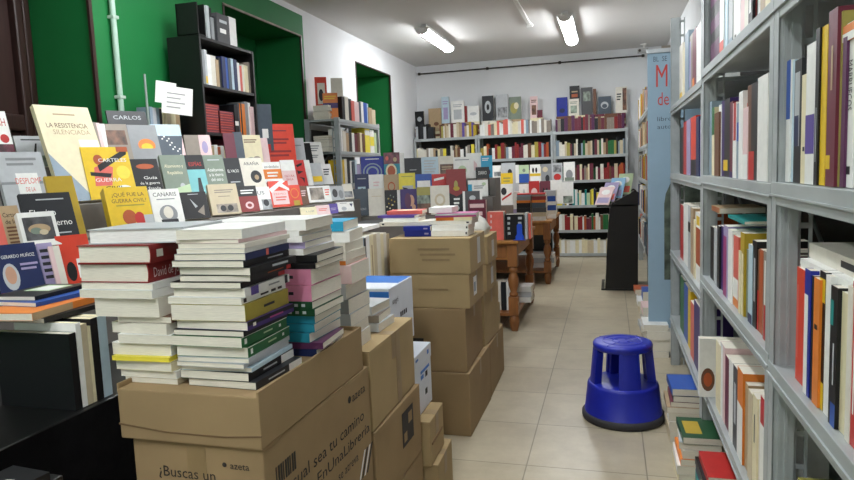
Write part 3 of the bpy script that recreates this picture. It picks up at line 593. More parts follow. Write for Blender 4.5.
for i, (xa, xb, z) in enumerate(RS):
    a = MB()
    if i < 4: a.box((xb, 1.15, TZ+.001), (xa, 5.35 if i > 1 else 4.55, z), GREYB, bev=.002)
    if i == 1: a.box((xb, 1.15, z-.001), (xa, 2.2, 1.17), GREYB, bev=.002)
    if i == 4: a.box((xb, 1.15, TZ+.001), (xa, 4.0, z), GREYB, bev=.002); a.box((-2.69, 4.0, TZ+.001), (xa, 5.35, z), GREYB, bev=.002); a.box((xb, 4.78, TZ+.001), (-2.69, 5.35, z), GREYB, bev=.002)
    a.build('step', t)
R0, R05, R1, R2, R3 = [('x', x, z) for x, z in ((-1.82, 1.035), (-2.0, 1.10), (-2.19, 1.18), (-2.42, 1.31), (-2.70, 1.49))]
GD = 'face-out books on the stepped display'; R3F = ('x', -2.625, 1.49)
F = lambda *a, **k: face(*a[:6], GD, **dict(dict(art=a[6] if len(a) > 6 else (), turn=18, tilt=23), **k))
F(-6, 12, 111, R3, 'white', 'white book with red letters at the far left edge of the display', [('r', 0, 0, 1, .4, 'maroon'), ('t', 'AH', .6, .8, .5, .14, 'red'), ('e', .6, .5, .25, .08, 'red')])
F(17, 60, 136, ('x', -2.66, 1.49), 'silver', 'pale grey book with a thin black figure, behind the grey republic book', [('b', .15, .8, .85, 1, .08, 'charcoal'), ('q', [(.35, .3), (.42, .3), (.5, .75), (.46, .75)], 'black'), ('r', .55, .0, 1, .35, 'greygreen')])
F(49, 103, 103, ('x', -2.43, 1.311), 'cream', 'tall cream book leaning highest on the left of the display', [('t', 'LA RESISTENCIA', .5, .79, .75, .05, 'brown'), ('t', 'SILENCIADA', .55, .72, .68, .05, 'tan'), ('b', .3, .7, .9, 1, .03, 'tan'), ('r', .62, .55, .98, .64, 'white'), ('q', [(0, .1), (.28, 0), (.6, 0), (0, .5)], 'bluegrey')], t=.03, tilt=22, turn=30)
F(103, 131, 124, R3, 'taupe', 'brown glossy book behind the yellow poster-style book', [('r', .1, .5, .9, .85, 'brown'), ('q', [(0, .3), (.15, .3), (.22, 1), (.0, 1)], 'white')])  # the white strip is glare painted onto the cover
for i in range(4): F(89+3.5*i, 93+3.5*i, 121+.6*i, R3, ['tan', 'beige', 'taupe', 'palepink'][i], f'thin {["tan","beige","taupe","pale pink"][i]} spine in the row just left of the brown glossy book', t=.1)
F(112, 152, 111, ('x', -2.80, 1.49), 'charcoal', 'dark grey book with pale heading above the orange-sun book', [('t', 'CARLOS', .5, .88, .7, .07, 'silver')])
F(131, 160, 125, R3, 'grey', 'grey book with an orange half sun on its cover', [('e', .55, .5, .3, .16, 'orange'), ('e', .55, .46, .2, .09, 'yellow'), ('r', .15, .3, .95, .42, 'grey')])
F(154, 184, 124.5, R3, 'slate', 'slate book speckled with white dots under a pale blue top', [('r', 0, .72, 1, 1, 'paleblue')]+[('e', .1+.8*((i*7) % 11)/11, .15+.65*((i*5) % 13)/13, .03, .02, 'white') for i in range(16)]+[('q', [(.8, 0), (1, 0), (1, .7)], 'palepink')])
F(186, 212, 135, R3F, 'taupe', 'grey and pink book left of the bookcase foot', [('r', .55, .2, 1, 1, 'palepink'), ('e', .75, .6, .12, .2, 'lilac')], tilt=14)
F(225, 236, 133, R3F, 'maroon', 'maroon leaning book beneath the maroon magazines', tilt=14)
F(235, 244, 132, R3F, 'slate', 'slate blue book left of the cream flowered one', tilt=14)
F(242, 262, 135, R3F, 'cream', 'cream book with leaf drawing below the bookcase', [('b', .15, .8, .82, 2, .07, 'brown'), ('e', .4, .15, .25, .12, 'greygreen'), ('e', .7, .2, .2, .1, 'taupe')], tilt=14)
F(257, 269, 138, R3F, 'palepink', 'pale pink book tucked beside the big red-orange one', tilt=14)
F(265, 295, 124, ('x', -2.66, 1.49), 'redorange', 'big red-orange hardback standing at the end of the top display row', [('b', .15, .75, .82, 1, .05, 'maroon'), ('b', .15, .8, .6, 2, .09, 'darkred'), ('b', .15, .85, .3, 2, .1, 'darkred')], t=.07, tilt=8, hard=True, turn=18)
F(290, 305, 138, R3F, 'silver', 'plain grey book behind the red-orange hardback', [('b', .2, .8, .7, 1, .1, 'grey')], tilt=14)
F(258, 273, 93, ('y', 4.86, 1.492), 'slate', 'blue-grey box-shaped book in the green niche beside the bookcase', [('r', .1, .1, .5, .35, 'paleblue'), ('r', .55, .1, .8, .35, 'red'), ('r', .3, .45, .7, .6, 'white')], t=.05, tilt=2)
F(301, 312, 143, R3, 'black', 'black-backed leaflet just right of the plain grey book')
F(306, 323, 142, ('x', -2.7, 1.49), 'white', 'white leaflet on black card near the left metal unit', [('b', .15, .85, .8, 3, .1, 'grey'), ('b', .15, .7, .4, 2, .08, 'grey')])
# second row
F(-2, 12, 158, R2, 'charcoal', 'dark portrait book cut by the left edge above the tan book', [('e', .5, .5, .4, .3, 'grey'), ('e', .5, .52, .2, .18, 'silver')])
F(5, 52, 152, ('x', -2.22, 1.182), 'silver', 'light grey book titled in red about the fall of a republic', [('r', .33, .25, .8, .75, 'white'), ('t', 'DESPLOME', .58, .66, .55, .07, 'salmon'), ('t', 'DE LA', .58, .56, .2, .05, 'salmon'), ('t', 'REPÚBLICA', .58, .45, .6, .07, 'salmon'), ('b', .2, .85, .9, 2, .06, 'grey'), ('r', 0, .62, .3, .65, 'grey'), ('r', .8, .62, 1, .65, 'grey')], t=.03)
F(86, 133, 147, ('x', -2.37, 1.311), 'yellow', 'yellow poster-style book with slanted letters and a red-brown figure', [('e', .32, .75, .1, .1, 'rust'), ('q', [(.15, .25), (.5, .25), (.6, .6), (.4, .68), (.2, .6)], 'salmon'), ('q', [(.1, .45), (.5, .4), (.55, .48), (.1, .52)], 'black'), ('q', [(.3, .52), (.95, .85), (.98, .98), (.28, .64)], 'black'), ('e', .8, .5, .15, .13, 'lemon'), ('e', .75, .15, .18, .1, 'white'), ('t', 'CARTELES', .62, .74, .6, .07, 'white'), ('t', 'GUERRA', .45, .36, .55, .07, 'white'), ('t', 'CIVIL', .55, .2, .4, .08, 'black'), ('r', .75, .9, 1, 1, 'rust')], t=.035)
F(131, 161, 159, R2, 'black', 'black book with an orange emblem, right of the yellow poster book', [('e', .55, .8, .3, .07, 'rust'), ('t', 'Guía', .65, .5, .45, .08, 'white'), ('t', 'de la guerra', .6, .36, .65, .07, 'white'), ('t', 'de España', .62, .22, .6, .07, 'white')], t=.025)
F(163, 188, 155, R2, 'greygreen', 'grey-green history book with a cream title, second display row', [('t', 'Alzamiento y', .5, .72, .75, .08, 'cream'), ('t', 'República', .5, .55, .6, .08, 'cream'), ('e', .7, .2, .1, .08, 'silver'), ('q', [(0, 0), (1, 0), (1, .25), (.4, .15)], 'palegreen')], t=.03)
F(188, 206, 155, R2, 'aqua', 'book with black and red top band over a misty green photo', [('r', 0, .62, 1, 1, 'black'), ('t', 'ESPÍAS', .5, .76, .7, .1, 'red'), ('q', [(.4, 0), (.7, 0), (.65, .4), (.5, .4)], 'charcoal')], t=.02)
F(206, 226, 155, R2, 'greygreen', 'grey book with three lines of white title, middle of second row', [('t', 'Asaltantes', .5, .6, .8, .09, 'white'), ('t', 'a la tierra', .5, .47, .7, .09, 'white'), ('t', 'del otro', .5, .34, .6, .09, 'white'), ('b', .2, .8, .85, 1, .06, 'silver')], t=.02)
F(226, 242, 158, R2, 'charcoal', 'dark blue-black book with white title left of the cream star one', [('t', 'EL VACÍO', .5, .6, .7, .09, 'white'), ('b', .2, .8, .25, 1, .06, 'silver')], t=.02)
F(242, 264, 158, R2, 'offwhite', 'cream book bearing a dark splash drawing, second row', [('t', 'ARAÑA', .5, .82, .7, .1, 'charcoal'), ('e', .62, .4, .25, .2, 'charcoal'), ('e', .64, .38, .1, .08, 'tan')], t=.02)
F(264, 282, 162, R2, 'white', 'white and orange book with black heading, second row', [('r', 0, .35, 1, .72, 'orange'), ('t', 'escándalo', .5, .82, .8, .1, 'charcoal'), ('b', .2, .8, .55, 2, .12, 'white')], t=.02)
F(282, 296, 160, R2, 'palepink', 'white-pink book with a red two-line title, second row', [('t', 'OSCURA', .5, .4, .7, .09, 'red'), ('t', 'BAILA', .5, .28, .5, .09, 'red'), ('r', 0, .6, 1, 1, 'white')], t=.02)
F(295, 306, 160, R2, 'red', 'bright red book with black scrawled strokes, second row', [('q', [(.2, .8), (.8, .9), (.75, .8), (.3, .72)], 'black'), ('q', [(.2, .6), (.8, .55), (.3, .45)], 'black'), ('q', [(.3, .35), (.8, .3), (.7, .1), (.6, .25)], 'black')], t=.02)
F(305, 311.5, 160, R2, 'white', 'slim white book right of the bright red one')
F(311, 322.5, 163, R2, 'silver', 'grey book with yellow lower strip near the metal unit', [('r', .1, .15, .9, .4, 'yellow')])
F(322, 332, 164, R2, 'white', 'small white book last in the second display row', [('b', .2, .8, .7, 3, .12, 'charcoal')])
# front row
F(52, 80, 176, ('x', -2.08, 1.171), 'mustard', 'plain mustard-yellow book behind the black title book', [('b', .3, .7, .7, 1, .04, 'gold')], t=.02, tilt=24)
F(108, 151, 187, ('x', -2.17, 1.181), 'yellow', 'thick yellow book asking a question, orange faces below', [('t', '¿QUÉ FUE LA', .52, .8, .75, .1, 'brown'), ('t', 'GUERRA CIVIL?', .52, .64, .8, .1, 'brown'), ('b', .2, .85, .5, 1, .06, 'gold'), ('e', .45, .2, .16, .2, 'rust'), ('e', .68, .15, .12, .18, 'red'), ('r', .78, 0, 1, .24, 'silver')], t=.06)
F(152, 182, 189, R1, 'white', 'white book with a dark biographical title over a sunlit portrait', [('t', 'CANARIS', .5, .84, .78, .12, 'charcoal'), ('b', .2, .8, .68, 1, .06, 'grey'), ('e', .5, .26, .3, .26, 'grey'), ('e', .5, .3, .16, .18, 'offwhite'), ('r', .22, 0, .78, .1, 'charcoal')], t=.02)
F(182, 208, 192, R1, 'black', 'black book with white angular shapes, front row', [('q', [(.35, .75), (.6, .45), (.5, .4)], 'silver'), ('q', [(.55, .25), (.85, .5), (.8, .1)], 'taupe'), ('b', .3, .7, .9, 1, .05, 'silver')], t=.025)
F(210, 239, 184, R1, 'beige', 'beige book with a small crowd picture at its foot, front row', [('b', .2, .85, .78, 2, .07, 'taupe'), ('b', .3, .7, .58, 1, .05, 'taupe'), ('r', .18, .06, .9, .34, 'taupe'), ('e', .4, .2, .1, .1, 'charcoal'), ('e', .65, .2, .1, .1, 'charcoal')], t=.03)
F(239, 258, 186, R1, 'darkred', 'dark red and black book with a white knot, front row', [('r', 0, .6, 1, 1, 'black'), ('b', .15, .85, .8, 2, .1, 'white'), ('e', .5, .25, .22, .14, 'palepink'), ('e', .5, .25, .12, .07, 'darkred')], t=.02)
F(257, 271, 187, R1, 'white', 'white book showing two big black letters, front row', [('t', 'US', .35, .75, .5, .16, 'charcoal'), ('r', .3, 0, 1, .45, 'grey'), ('e', .6, .3, .2, .15, 'charcoal')], t=.02)
F(270, 290, 181, R1, 'redorange', 'red-orange book wrapped in glossy clear film, front row', [('r', .1, .1, .9, .62, 'palepink'), ('t', 'PREMIO', .5, .5, .6, .08, 'salmon'), ('b', .25, .8, .35, 2, .1, 'salmon'), ('q', [(.0, .7), (.6, 1), (.9, 1), (.1, .55)], 'white'), ('q', [(.5, .8), (1, .6), (1, .7), (.6, .95)], 'white')], t=.03)  # white slanted strips paint the film's glints onto the cover
F(289, 301, 185, R1, 'redorange', 'narrow red-orange book with a ring on it, front row', [('e', .5, .6, .35, .25, 'orange'), ('e', .5, .6, .28, .2, 'redorange'), ('r', .3, 0, .8, .25, 'mustard')], t=.02)
F(300, 308, 186, R1, 'brown', 'slim brown book left of the taupe-covered one, front row', [('b', .2, .8, .7, 3, .12, 'palepink')])
F(308, 331, 186, R1, 'white', 'white book with a taupe panel covering most of the front', [('r', .1, .15, .68, .9, 'taupe'), ('b', .75, .95, .7, 3, .15, 'salmon')], t=.025)
F(331, 344, 186, R1, 'silver', 'black-and-white photo book near the right end of the front row', [('e', .3, .5, .2, .3, 'darkgrey'), ('e', .75, .4, .18, .3, 'grey')])
F(343, 353, 184, R1, 'offwhite', 'pale book with grey photo ending the front display row', [('r', .1, .1, .9, .5, 'grey')])
F(301, 317, 210, ('x', -2.02, 1.10), 'cream', 'cream book beside the pink one just behind the white stack', [('t', 'LUZ', .6, .6, .5, .14, 'grey')])
F(316, 330, 209, ('x', -2.02, 1.10), 'palepink', 'pale pink book left of the purple one, lowest display step', [('b', .2, .8, .6, 2, .15, 'salmon')])
F(329, 338, 206, ('x', -2.02, 1.10), 'purple', 'purple book on the lowest display step near its far end', [('b', .2, .8, .5, 2, .15, 'lilac')])
F(337, 354, 204, ('x', -2.02, 1.10), 'white', 'white book with navy triangle at the far end of the lowest step', [('q', [(.75, .8), (.95, .8), (.85, .45)], 'navy'), ('b', .2, .6, .85, 1, .07, 'charcoal'), ('e', .4, .3, .15, .2, 'silver')])
# lowest rows, nearest the viewer
F(25, 76, 193, ('x', -2.03, 1.171), 'charcoal', 'black-covered book with a big white title, left front', [('t', 'El mito', .38, .62, .5, .13, 'white'), ('t', 'moderno', .6, .42, .62, .12, 'white'), ('b', .3, .85, .86, 1, .05, 'silver'), ('b', .45, .85, .2, 1, .05, 'silver')], t=.02)
F(-4, 23, 206, ('x', -1.99, 1.171), 'tan', 'tan book with dark title at the left edge of the display', [('r', 0, 0, .3, 1, 'salmon'), ('t', 'Cartas', .62, .8, .5, .1, 'black'), ('t', 'de luz', .66, .65, .5, .1, 'black'), ('b', .4, .9, .5, 5, .08, 'brown')], t=.02)
F(21, 58, 212, ('x', -1.955, 1.171), 'white', 'white-framed art book with a dark painting on its cover', [('r', .1, .18, .9, .85, 'darkgrey'), ('e', .5, .5, .3, .15, 'tan'), ('e', .4, .45, .15, .1, 'greygreen'), ('e', .6, .4, .12, .08, 'beige')], t=.05)
F(-3, 42, 244, ('x', -1.80, 1.036), 'navy', 'dark blue book with an old man portrait, lower left', [('t', 'GERARDO MUÑOZ', .55, .78, .75, .06, 'white'), ('e', .3, .42, .18, .24, 'silver'), ('e', .3, .45, .12, .16, 'skin'), ('r', 0, 0, 1, .16, 'darkred'), ('b', .55, .95, .6, 2, .08, 'lilac')], t=.025)
F(42, 57, 243, ('x', -1.86, 1.036), 'lilac', 'mauve striped book right of the old man portrait', [('b', .1, .9, .8, 5, .14, 'charcoal')], t=.02)
F(53, 64, 246, ('x', -1.84, 1.036), 'palepink', 'narrow pale pink book between mauve and bright red covers', [('r', .4, 0, 1, 1, 'offwhite')], t=.02)
F(60, 92, 235, ('x', -1.86, 1.036), 'redorange', 'bright red book half hidden by the left white stack', [('r', .5, .1, .9, .5, 'white'), ('e', .3, .25, .15, .2, 'black')], t=.04, tilt=20)
# sign holder, pale row behind it
t = thing('sign_holder', 'white card sign on a thin metal post at the back of the display', 'sign', (-2.87, 3.63, 1.491))
p = proj((-2.9, 3.42, 1.6))
a = MB(); a.box((-.05, -.04, 0), (.05, .04, .006), DARKMETAL); a.tube((0, -.0, 0), (0, 0, .60), .008, mat('holder_grey', '9aa6a0', .4, .4)); a.build('post', t)
b = MB(); b.box((-.003, .0, .43), (.0, .13, .57), PAPER, Matrix.Rotation(-.62, 4, 'Z') @ Matrix.Rotation(-.12, 4, 'X')); b.build('card', t)
b = MB(); Mx = Matrix.Translation((.035, .05, .09)) @ Matrix.Rotation(-.62, 4, 'Z') @ Matrix.Rotation(-.1, 4, 'X'); b.box((-.003, -.0, .27), (.0, .20, .45), PAPER, Mx)
for k in range(4): b.add([tuple(Mx @ Vector((.0008, .03, .40-k*.03))), tuple(Mx @ Vector((.0008, .15-.03*(k % 2), .40-k*.03))), tuple(Mx @ Vector((.0008, .15-.03*(k % 2), .408-k*.03))), tuple(Mx @ Vector((.0008, .03, .408-k*.03)))], [(0, 1, 2, 3)], mat('grey_print', '9a9a98', .8))
b.build('card', t)
row_x([(150, 153, 107, 'bluegrey'), (153, 156.5, 108, 'silver'), (156.5, 159.5, 108, 'bluegrey'), (159.5, 163, 109, 'charcoal'), (163, 167, 108, 'cream'), (167, 171, 109, 'beige'), (171, 176, 110, 'cream'), (176, 180, 112, 'tan')], -2.87, 1.4905, 'L', 'row below the white card sign', GD, depth=(.1, .12))

# -------------------------------------------- row of upright books by the table skirt
GU = 'upright books along the front table edge'
u = [(57, 65, 322, 'white'), (65, 71, 321, 'black', B((0, 1, 'charcoal', .6, 1))), (71, 75, 320, 'silver'), (75, 83, 321, 'white'), (83, 89, 324, 'beige'), (89, 92.5, 326, 'cream'), (92.5, 100, 318, 'black'), (100, 109, 316, 'paleblue')]
yy = 1.30; XU = -1.318
add_book(Matrix.Translation((XU, yy+.011, .8265)) @ Matrix(((0, -1, 0), (1, 0, 0), (0, 0, 1))).to_4x4(), .022, .24, .2, 'black', 'large black book, its cover facing front, at the near end of the upright row', GU)
u2 = []
for i, it in enumerate(u):
    y0 = onx(it[0], 350, XU).y; y1 = onx(it[1], 350, XU).y
    c = it[3]; h = min(.222, onx(it[0], it[2], XU).z-.8265)
    y0 = max(y0, yy+.024)
    if y1-y0 < .004: continue
    add_book(Matrix.Translation((XU, (y0+y1)/2, .8265)) @ ROT_L, y1-y0-.001, .2, h, c, neighbour_label(u, i, 'upright row left of the cartons'), GU, area=(it[1]-it[0])*90, pg='cream')
lie(-1.47, 1.40, 1.052, .014, .16, .2, PI, 'black', 'flat black book on top of the upright row', GU, pg='page')
lie(-1.49, 1.39, 1.066, .02, .17, .26, PI+.1, 'orange', 'flat orange and tan book above the upright row', GU, bands=[(.45, 1, 'tan')])
lie(-1.52, 1.44, 1.086, .012, .15, .2, PI-.05, 'blue', 'thin flat blue book topping the upright row', GU)
lie(-1.55, 1.45, 1.098, .012, .14, .19, PI+.05, 'black', 'flat black book with white and green label on the upright row', GU, art=[('r', .2, .1, .8, .6, 'palegreen'), ('r', .28, .18, .72, .52, 'white')])
# far end of the edge row, left of the central cartons
GV = 'upright books left of the central cartons'
XV = -1.16
v = [(352, 355, 240, 'white', B((.3, .45, 'black', .3, .7))), (355, 358.5, 243, 'red', B((0, 1, 'white', .5, 1))), (358.5, 362, 240, 'silver'), (362, 365.5, 238, 'bluegrey'), (365.5, 367.5, 238, 'black'), (367.5, 371, 236, 'white'), (371, 375, 235, 'cream', B((.2, .8, 'tan', .3, .6))), (375, 378, 234, 'beige'), (378, 382, 233, 'offwhite'), (382, 385, 234, 'cream'), (385, 388, 233, 'offwhite'), (388, 391, 234, 'beige')]
for i, it in enumerate(v):
    y0 = onx(it[0], 255, XV).y; y1 = onx(it[1], 255, XV).y; h = onx(it[0], it[2], XV).z-.8265; kw = dict(it[4]) if len(it) > 4 else {}
    add_book(Matrix.Translation((XV-.005, (y0+y1)/2, .8265)) @ ROT_L, y1-y0-.001, .17, h, it[3], neighbour_label(v, i, 'upright row behind the blue carton'), GV, area=(it[1]-it[0])*40, **kw)
zt = 1.09
for i, (x, y, c, L_) in enumerate([(-1.3, 2.75, 'silver', .3), (-1.28, 3.15, 'white', .26), (-1.32, 3.5, 'charcoal', .28)]):
    lie(x, y, zt+(.012 if i == 2 else .03 if i == 0 else .02), .02, .18, L_, PI, c, [f'silver-grey book lying over the near end of the row left of the central cartons', 'white book lying over the row left of the central cartons', 'charcoal book lying farthest over the row left of the central cartons'][i], GV)

# ----------------------------------------------------------------- cartons
CG = 'cardboard cartons stacked beside the aisle'
def carton(x0, x1, y0, y1, z0, z1, label, m=KRAFT, rz=0, group=CG, tape=True, opened=False, name='cardboard_carton', tape_ax='y'):
    cx, cy = (x0+x1)/2, (y0+y1)/2; t = thing(name, label, 'carton', (cx, cy, z0), rz, group)
    w, d, h = (x1-x0)/2, (y1-y0)/2, z1-z0
    a = MB(); a.box((-w, -d, .001), (w, d, h-.004), m, bev=.005); a.build('body', t)
    for s_ in (-1, 1):
        f = MB()
        if tape_ax == 'y': X0, X1 = sorted((s_*w, s_*.002)); f.box((X0, -d, h-.0045), (X1, d, h-.0005), m, bev=.0015)
        else: Y0, Y1 = sorted((s_*d, s_*.002)); f.box((-w, Y0, h-.0045), (w, Y1, h-.0005), m, bev=.0015)
        f.build('flap', t)
    if tape:
        a = MB()
        if tape_ax == 'y':
            a.box((-.025, -d-.0006, h-.0008), (.025, d+.0006, h), TAPE); a.box((-.025, -d-.0008, h-.09), (.025, -d, h), TAPE); a.box((-.025, d, h-.09), (.025, d+.0008, h), TAPE)
        else:
            a.box((-w-.0006, -.025, h-.0008), (w+.0006, .025, h), TAPE); a.box((w, -.025, h-.09), (w+.0008, .025, h), TAPE); a.box((-w-.0008, -.025, h-.09), (-w, .025, h), TAPE)
        a.build('tape', t)
    return t, w, d, h
t, w, d, h = carton(-1.105, -.75, 1.25, 1.885, .40, .792, 'large printed carton under the front open tray, lettering on two sides', rz=-.02)
q = MB()                                                              # printing on the front and the aisle side
LT(t, 'azeta', (.115, -d-.001, h-.045), (1, 0, 0), (0, 0, 1), .017, INK)
q.build('logo_mark', t) if q.v else None; q = MB(); q.add([(.075+.006*math.cos(i*PI/5), -d-.001, h-.045+.006*math.sin(i*PI/5)) for i in range(10)], [list(range(10))], INK)
LT(t, '¿Buscas un', (-.03, -d-.001, h-.075), (1, 0, 0), (0, 0, 1), .026, INK)
LT(t, 'azeta', (w+.001, .23, h-.055), (0, 1, 0), (0, 0, 1), .028, INK, width=.1)
q.build('logo_mark', t); q = MB(); q.add([(w+.001, .16+.011*math.cos(i*PI/5), h-.055+.011*math.sin(i*PI/5)) for i in range(10)], [list(range(10))], INK)
LT(t, 'cual sea tu camino', (w+.001, .03, h-.135), (0, 1, 0), (0, 0, 1), .034, INK, width=.46)
LT(t, 'ExaEnUnaLibrería', (w+.001, .07, h-.19), (0, 1, 0), (0, 0, 1), .032, INK, width=.46)
LT(t, 'se atreva', (w+.001, .13, h-.245), (0, 1, 0), (0, 0, 1), .028, INK)
q.build('logo_mark', t); q = MB()
for k in range(9): q.box((w+.0004, -.27+.011*k, h-.11), (w+.0012, -.27+.011*k+(.007 if k % 3 else .004), h-.065), INK)
q.build('barcode', t)
q = MB()
for k in range(4): q.add([(w+.001, .2+.02*k, h-.33), (w+.001, .212+.02*k, h-.33), (w+.001, .262+.02*k, h-.25), (w+.001, .25+.02*k, h-.25)], [(0, 1, 2, 3)], [PAPER, INK][k % 2])
q.build('printed_book_picture', t)
carton(-1.09, -.74, 1.24, 1.89, 0, .399, 'lowest carton under the large printed one, mostly below view')
# shallow open tray holding the front stacks
t = thing('cardboard_tray', 'shallow brown cardboard tray carrying the front book stacks', 'carton', (-.94, 1.545, .793), -.01, CG); TW, TD, TH = .19, .305, .135
a = MB(); a.box((-TW, -TD, .0), (TW, TD, TH-.012), KRAFT, bev=.004); a.build('body', t)
for s_ in (-1, 1):
    f = MB(); f.box((min(s_*TW, s_*(TW-.006)), -TD, TH-.02), (max(s_*TW, s_*(TW-.006)), TD, TH), KRAFT, bev=.0015); f.build('side_wall', t)
f = MB(); f.box((-TW, TD-.006, TH-.02), (TW, TD, TH), KRAFT, bev=.0015); f.build('back_wall', t)
f = MB(); f.prism([(-TW-.002, .038), (-TW*.3, .026), (TW*.5, .026), (TW+.001, .034), (TW+.001, .031), (TW*.5, .0225), (-TW*.3, .0225), (-TW-.002, .034)], -TD-.0012, -TD+.001, mat('cardboard_crease', '6d5539', .9), 'y'); f.build('crease', t)
ZT = .793+TH-.012+.0005
# second pile
t, w, d, h = carton(-1.10, -.75, 1.905, 2.40, .56, .83, 'tall pale carton beside the large printed one, books lying on it', KRAFT_L, tape_ax='x', rz=.01)
q = MB(); q.box((w+.0004, .02, .0), (w+.0014, .07, h), TAPE); q.build('side_tape', t)
t, w, d, h = carton(-1.10, -.74, 1.91, 2.41, .285, .558, 'carton below the tall pale one, dark printed square on its side', KRAFT, rz=-.01)
q = MB(); q.box((w+.0004, .02, h-.17), (w+.0012, .15, h-.04), INK); q.box((w+.001, .035, h-.155), (w+.0016, .07, h-.12), KRAFT); q.box((w+.001, .09, h-.1), (w+.0016, .135, h-.06), KRAFT); q.build('printed_square', t)
carton(-1.10, -.74, 1.93, 2.42, 0, .283, 'bottom carton of the second pile from the front')
# small cartons and the paper boxes
carton(-1.05, -.69, 2.45, 2.72, .0, .20, 'lowest small carton beside the white paper box', KRAFT_L, tape_ax='x', rz=.03)
t, w, d, h = carton(-1.03, -.71, 2.43, 2.66, .201, .39, 'small worn carton directly under the white paper box', KRAFT_L, rz=.02, tape_ax='x')
q = MB(); q.box((w+.0003, -d+.02, h*.45), (w+.003, d-.03, h*.5), mat('torn_flap', '7d6140', .9)); q.build('torn_edge', t)
WB = mat('white_box_board', 'd3d8e0', .5, var=.03)
PB = mat('blue_box_print', '1f6cc0', .4, var=.05)
t = thing('paper_box', 'white paper box with blue print standing between brown cartons', 'carton', (-.925, 2.56, .392), .0, 'printer paper boxes')
a = MB(); a.box((-.16, -.125, 0), (.16, .125, .255), WB, bev=.004); a.build('body', t)
a = MB(); a.box((-.162, -.127, .2), (.162, .127, .262), WB, bev=.003); a.build('lid', t)
for lo, hi, m_ in (((.1602, -.04, .165), (.1612, .09, .178), PB), ((.1602, -.04, .14), (.1612, -.0, .158), PB), ((.1602, .03, .135), (.1612, .06, .158), INK), ((.1602, .02, .06), (.1612, .05, .085), INK), ((.1622, -.11, .236), (.163, -.075, .245), PB), ((.1622, .06, .225), (.163, .085, .243), PB)):
    a = MB(); a.box(lo, hi, m_); a.build('printed_mark', t)
t = thing('paper_box', 'blue-fronted white paper box behind the flat grey books', 'carton', (-1.035, 2.62, .656), .0, 'printer paper boxes')
a = MB(); a.box((-.17, -.16, 0), (.17, .16, .275), WB, bev=.004); a.build('body', t)
a = MB(); a.box((-.1702, -.1612, .02), (.168, -.1603, .262), PB); a.box((-.16, -.15, .2752), (.16, -.03, .2762), WB); a.box((-.16, -.03, .2752), (.165, .15, .2762), PB); a.build('blue_panel', t)
LT(t, 'print', (.04, -.1622, .20), (1, 0, 0), (0, 0, 1), .03, PAPER); a = MB(); a.box((.07, -.1625, .145), (.12, -.1615, .16), PAPER); a.build('printed_mark', t); LT(t, 'sangrá', (.1712, -.09, .215), (0, 1, 0), (0, 0, 1), .022, INK)
for k in range(4): a = MB(); a.box((.1702, -.03+.025*k, .13), (.1712, -.015+.025*k, .15), INK); a.build('printed_mark', t)
# central pile
carton(-1.12, -.71, 3.22, 3.80, 0, .34, 'bottom carton of the central pile, nearest the floor corner', KRAFT, rz=-.01, tape_ax='x')
t_, w, d, h = carton(-1.12, -.715, 3.82, 4.38, 0, .33, 'bottom carton behind the central pile, reaching along the aisle', KRAFT, rz=.015, tape_ax='x')
t, w, d, h = carton(-1.08, -.73, 3.23, 3.72, .341, .68, 'second carton up in the central pile, slightly crushed', KRAFT, rz=.02, tape_ax='x')
q = MB(); q.box((-w+.0, -d-.0014, .07), (-w+.12, -d-.0004, .18), INK); q.build('printed_square', t)
carton(-1.08, -.72, 3.76, 4.2, .332, .66, 'brown carton behind the crushed one in the central pile', KRAFT_L, rz=-.03, tape_ax='x')
t, w, d, h = carton(-1.13, -.70, 3.24, 3.62, .681, .862, 'flat carton with a white label, third up in the central pile', KRAFT_L, tape_ax='x')
q = MB(); q.box((w+.0004, -.09, .05), (w+.0012, -.01, .15), PAPER); q.box((w+.001, -.08, .07), (w+.0016, -.04, .12), mat('label_print', '8fa0b0', .7)); q.build('shipping_label', t)
q = MB(); q.box((-.06, -d-.001, .095), (.1, -d-.0004, .105), TAPE); q.build('faded_print', t)
t, w, d, h = carton(-1.13, -.69, 3.24, 3.64, .863, 1.05, 'flat carton topping the central pile, books on it', KRAFT_L, tape_ax='x')
q = MB(); q.box((w+.0004, -.02, .03), (w+.0012, .06, .17), mat('pale_label', 'c4c2bc', .6)); q.build('shipping_label', t)
for k in range(3): q = MB(); q.box((-.06+.01*k, -d-.001, .125-.028*k), (.11+.03*(k % 2), -d-.0004, .137-.028*k), TAPE); q.build('faded_print', t)
for k, (y0, y1, z0, z1, x1) in enumerate([(3.78, 4.12, .662, .83, -.71), (3.78, 4.12, .831, 1.0, -.70)]):
    t, w, d, h = carton(-1.08, x1, y0, y1, z0, z1, ['lower flat carton of the pair behind the central pile', 'upper flat carton behind the central pile, white wrap on top'][k], KRAFT_L, tape_ax='x')
    q = MB(); q.box((w+.0004, -.03, .03), (w+.0012, .05, .13), mat('pale_label', 'c4c2bc', .6)); q.build('shipping_label', t)
t, w, d, h = carton(-1.15, -.80, 4.42, 4.78, 0, .40, 'pale carton standing last along the aisle before the pine table', KRAFT_L, tape_ax='x', rz=.03)
a = MB(); rr = random.Random(3); n = 18
vs = [(0, 0, .13)]; fs = []
for k, (r, z) in enumerate([(.06, .12), (.11, .085), (.13, .04), (.13, .0)]):
    for i in range(n): ang = 2*PI*i/n; q_ = 1+rr.uniform(-.12, .12); vs.append((r*q_*math.cos(ang), 1.2*r*q_*math.sin(ang), max(0, z+(rr.uniform(-.012, .012) if z else 0))))
fs += [(0, 1+i, 1+(i+1) % n) for i in range(n)]
for k in range(3): fs += [(1+k*n+i, 1+(k+1)*n+i, 1+(k+1)*n+(i+1) % n, 1+k*n+(i+1) % n) for i in range(n)]
fs.append([1+3*n+i for i in range(n)][::-1])
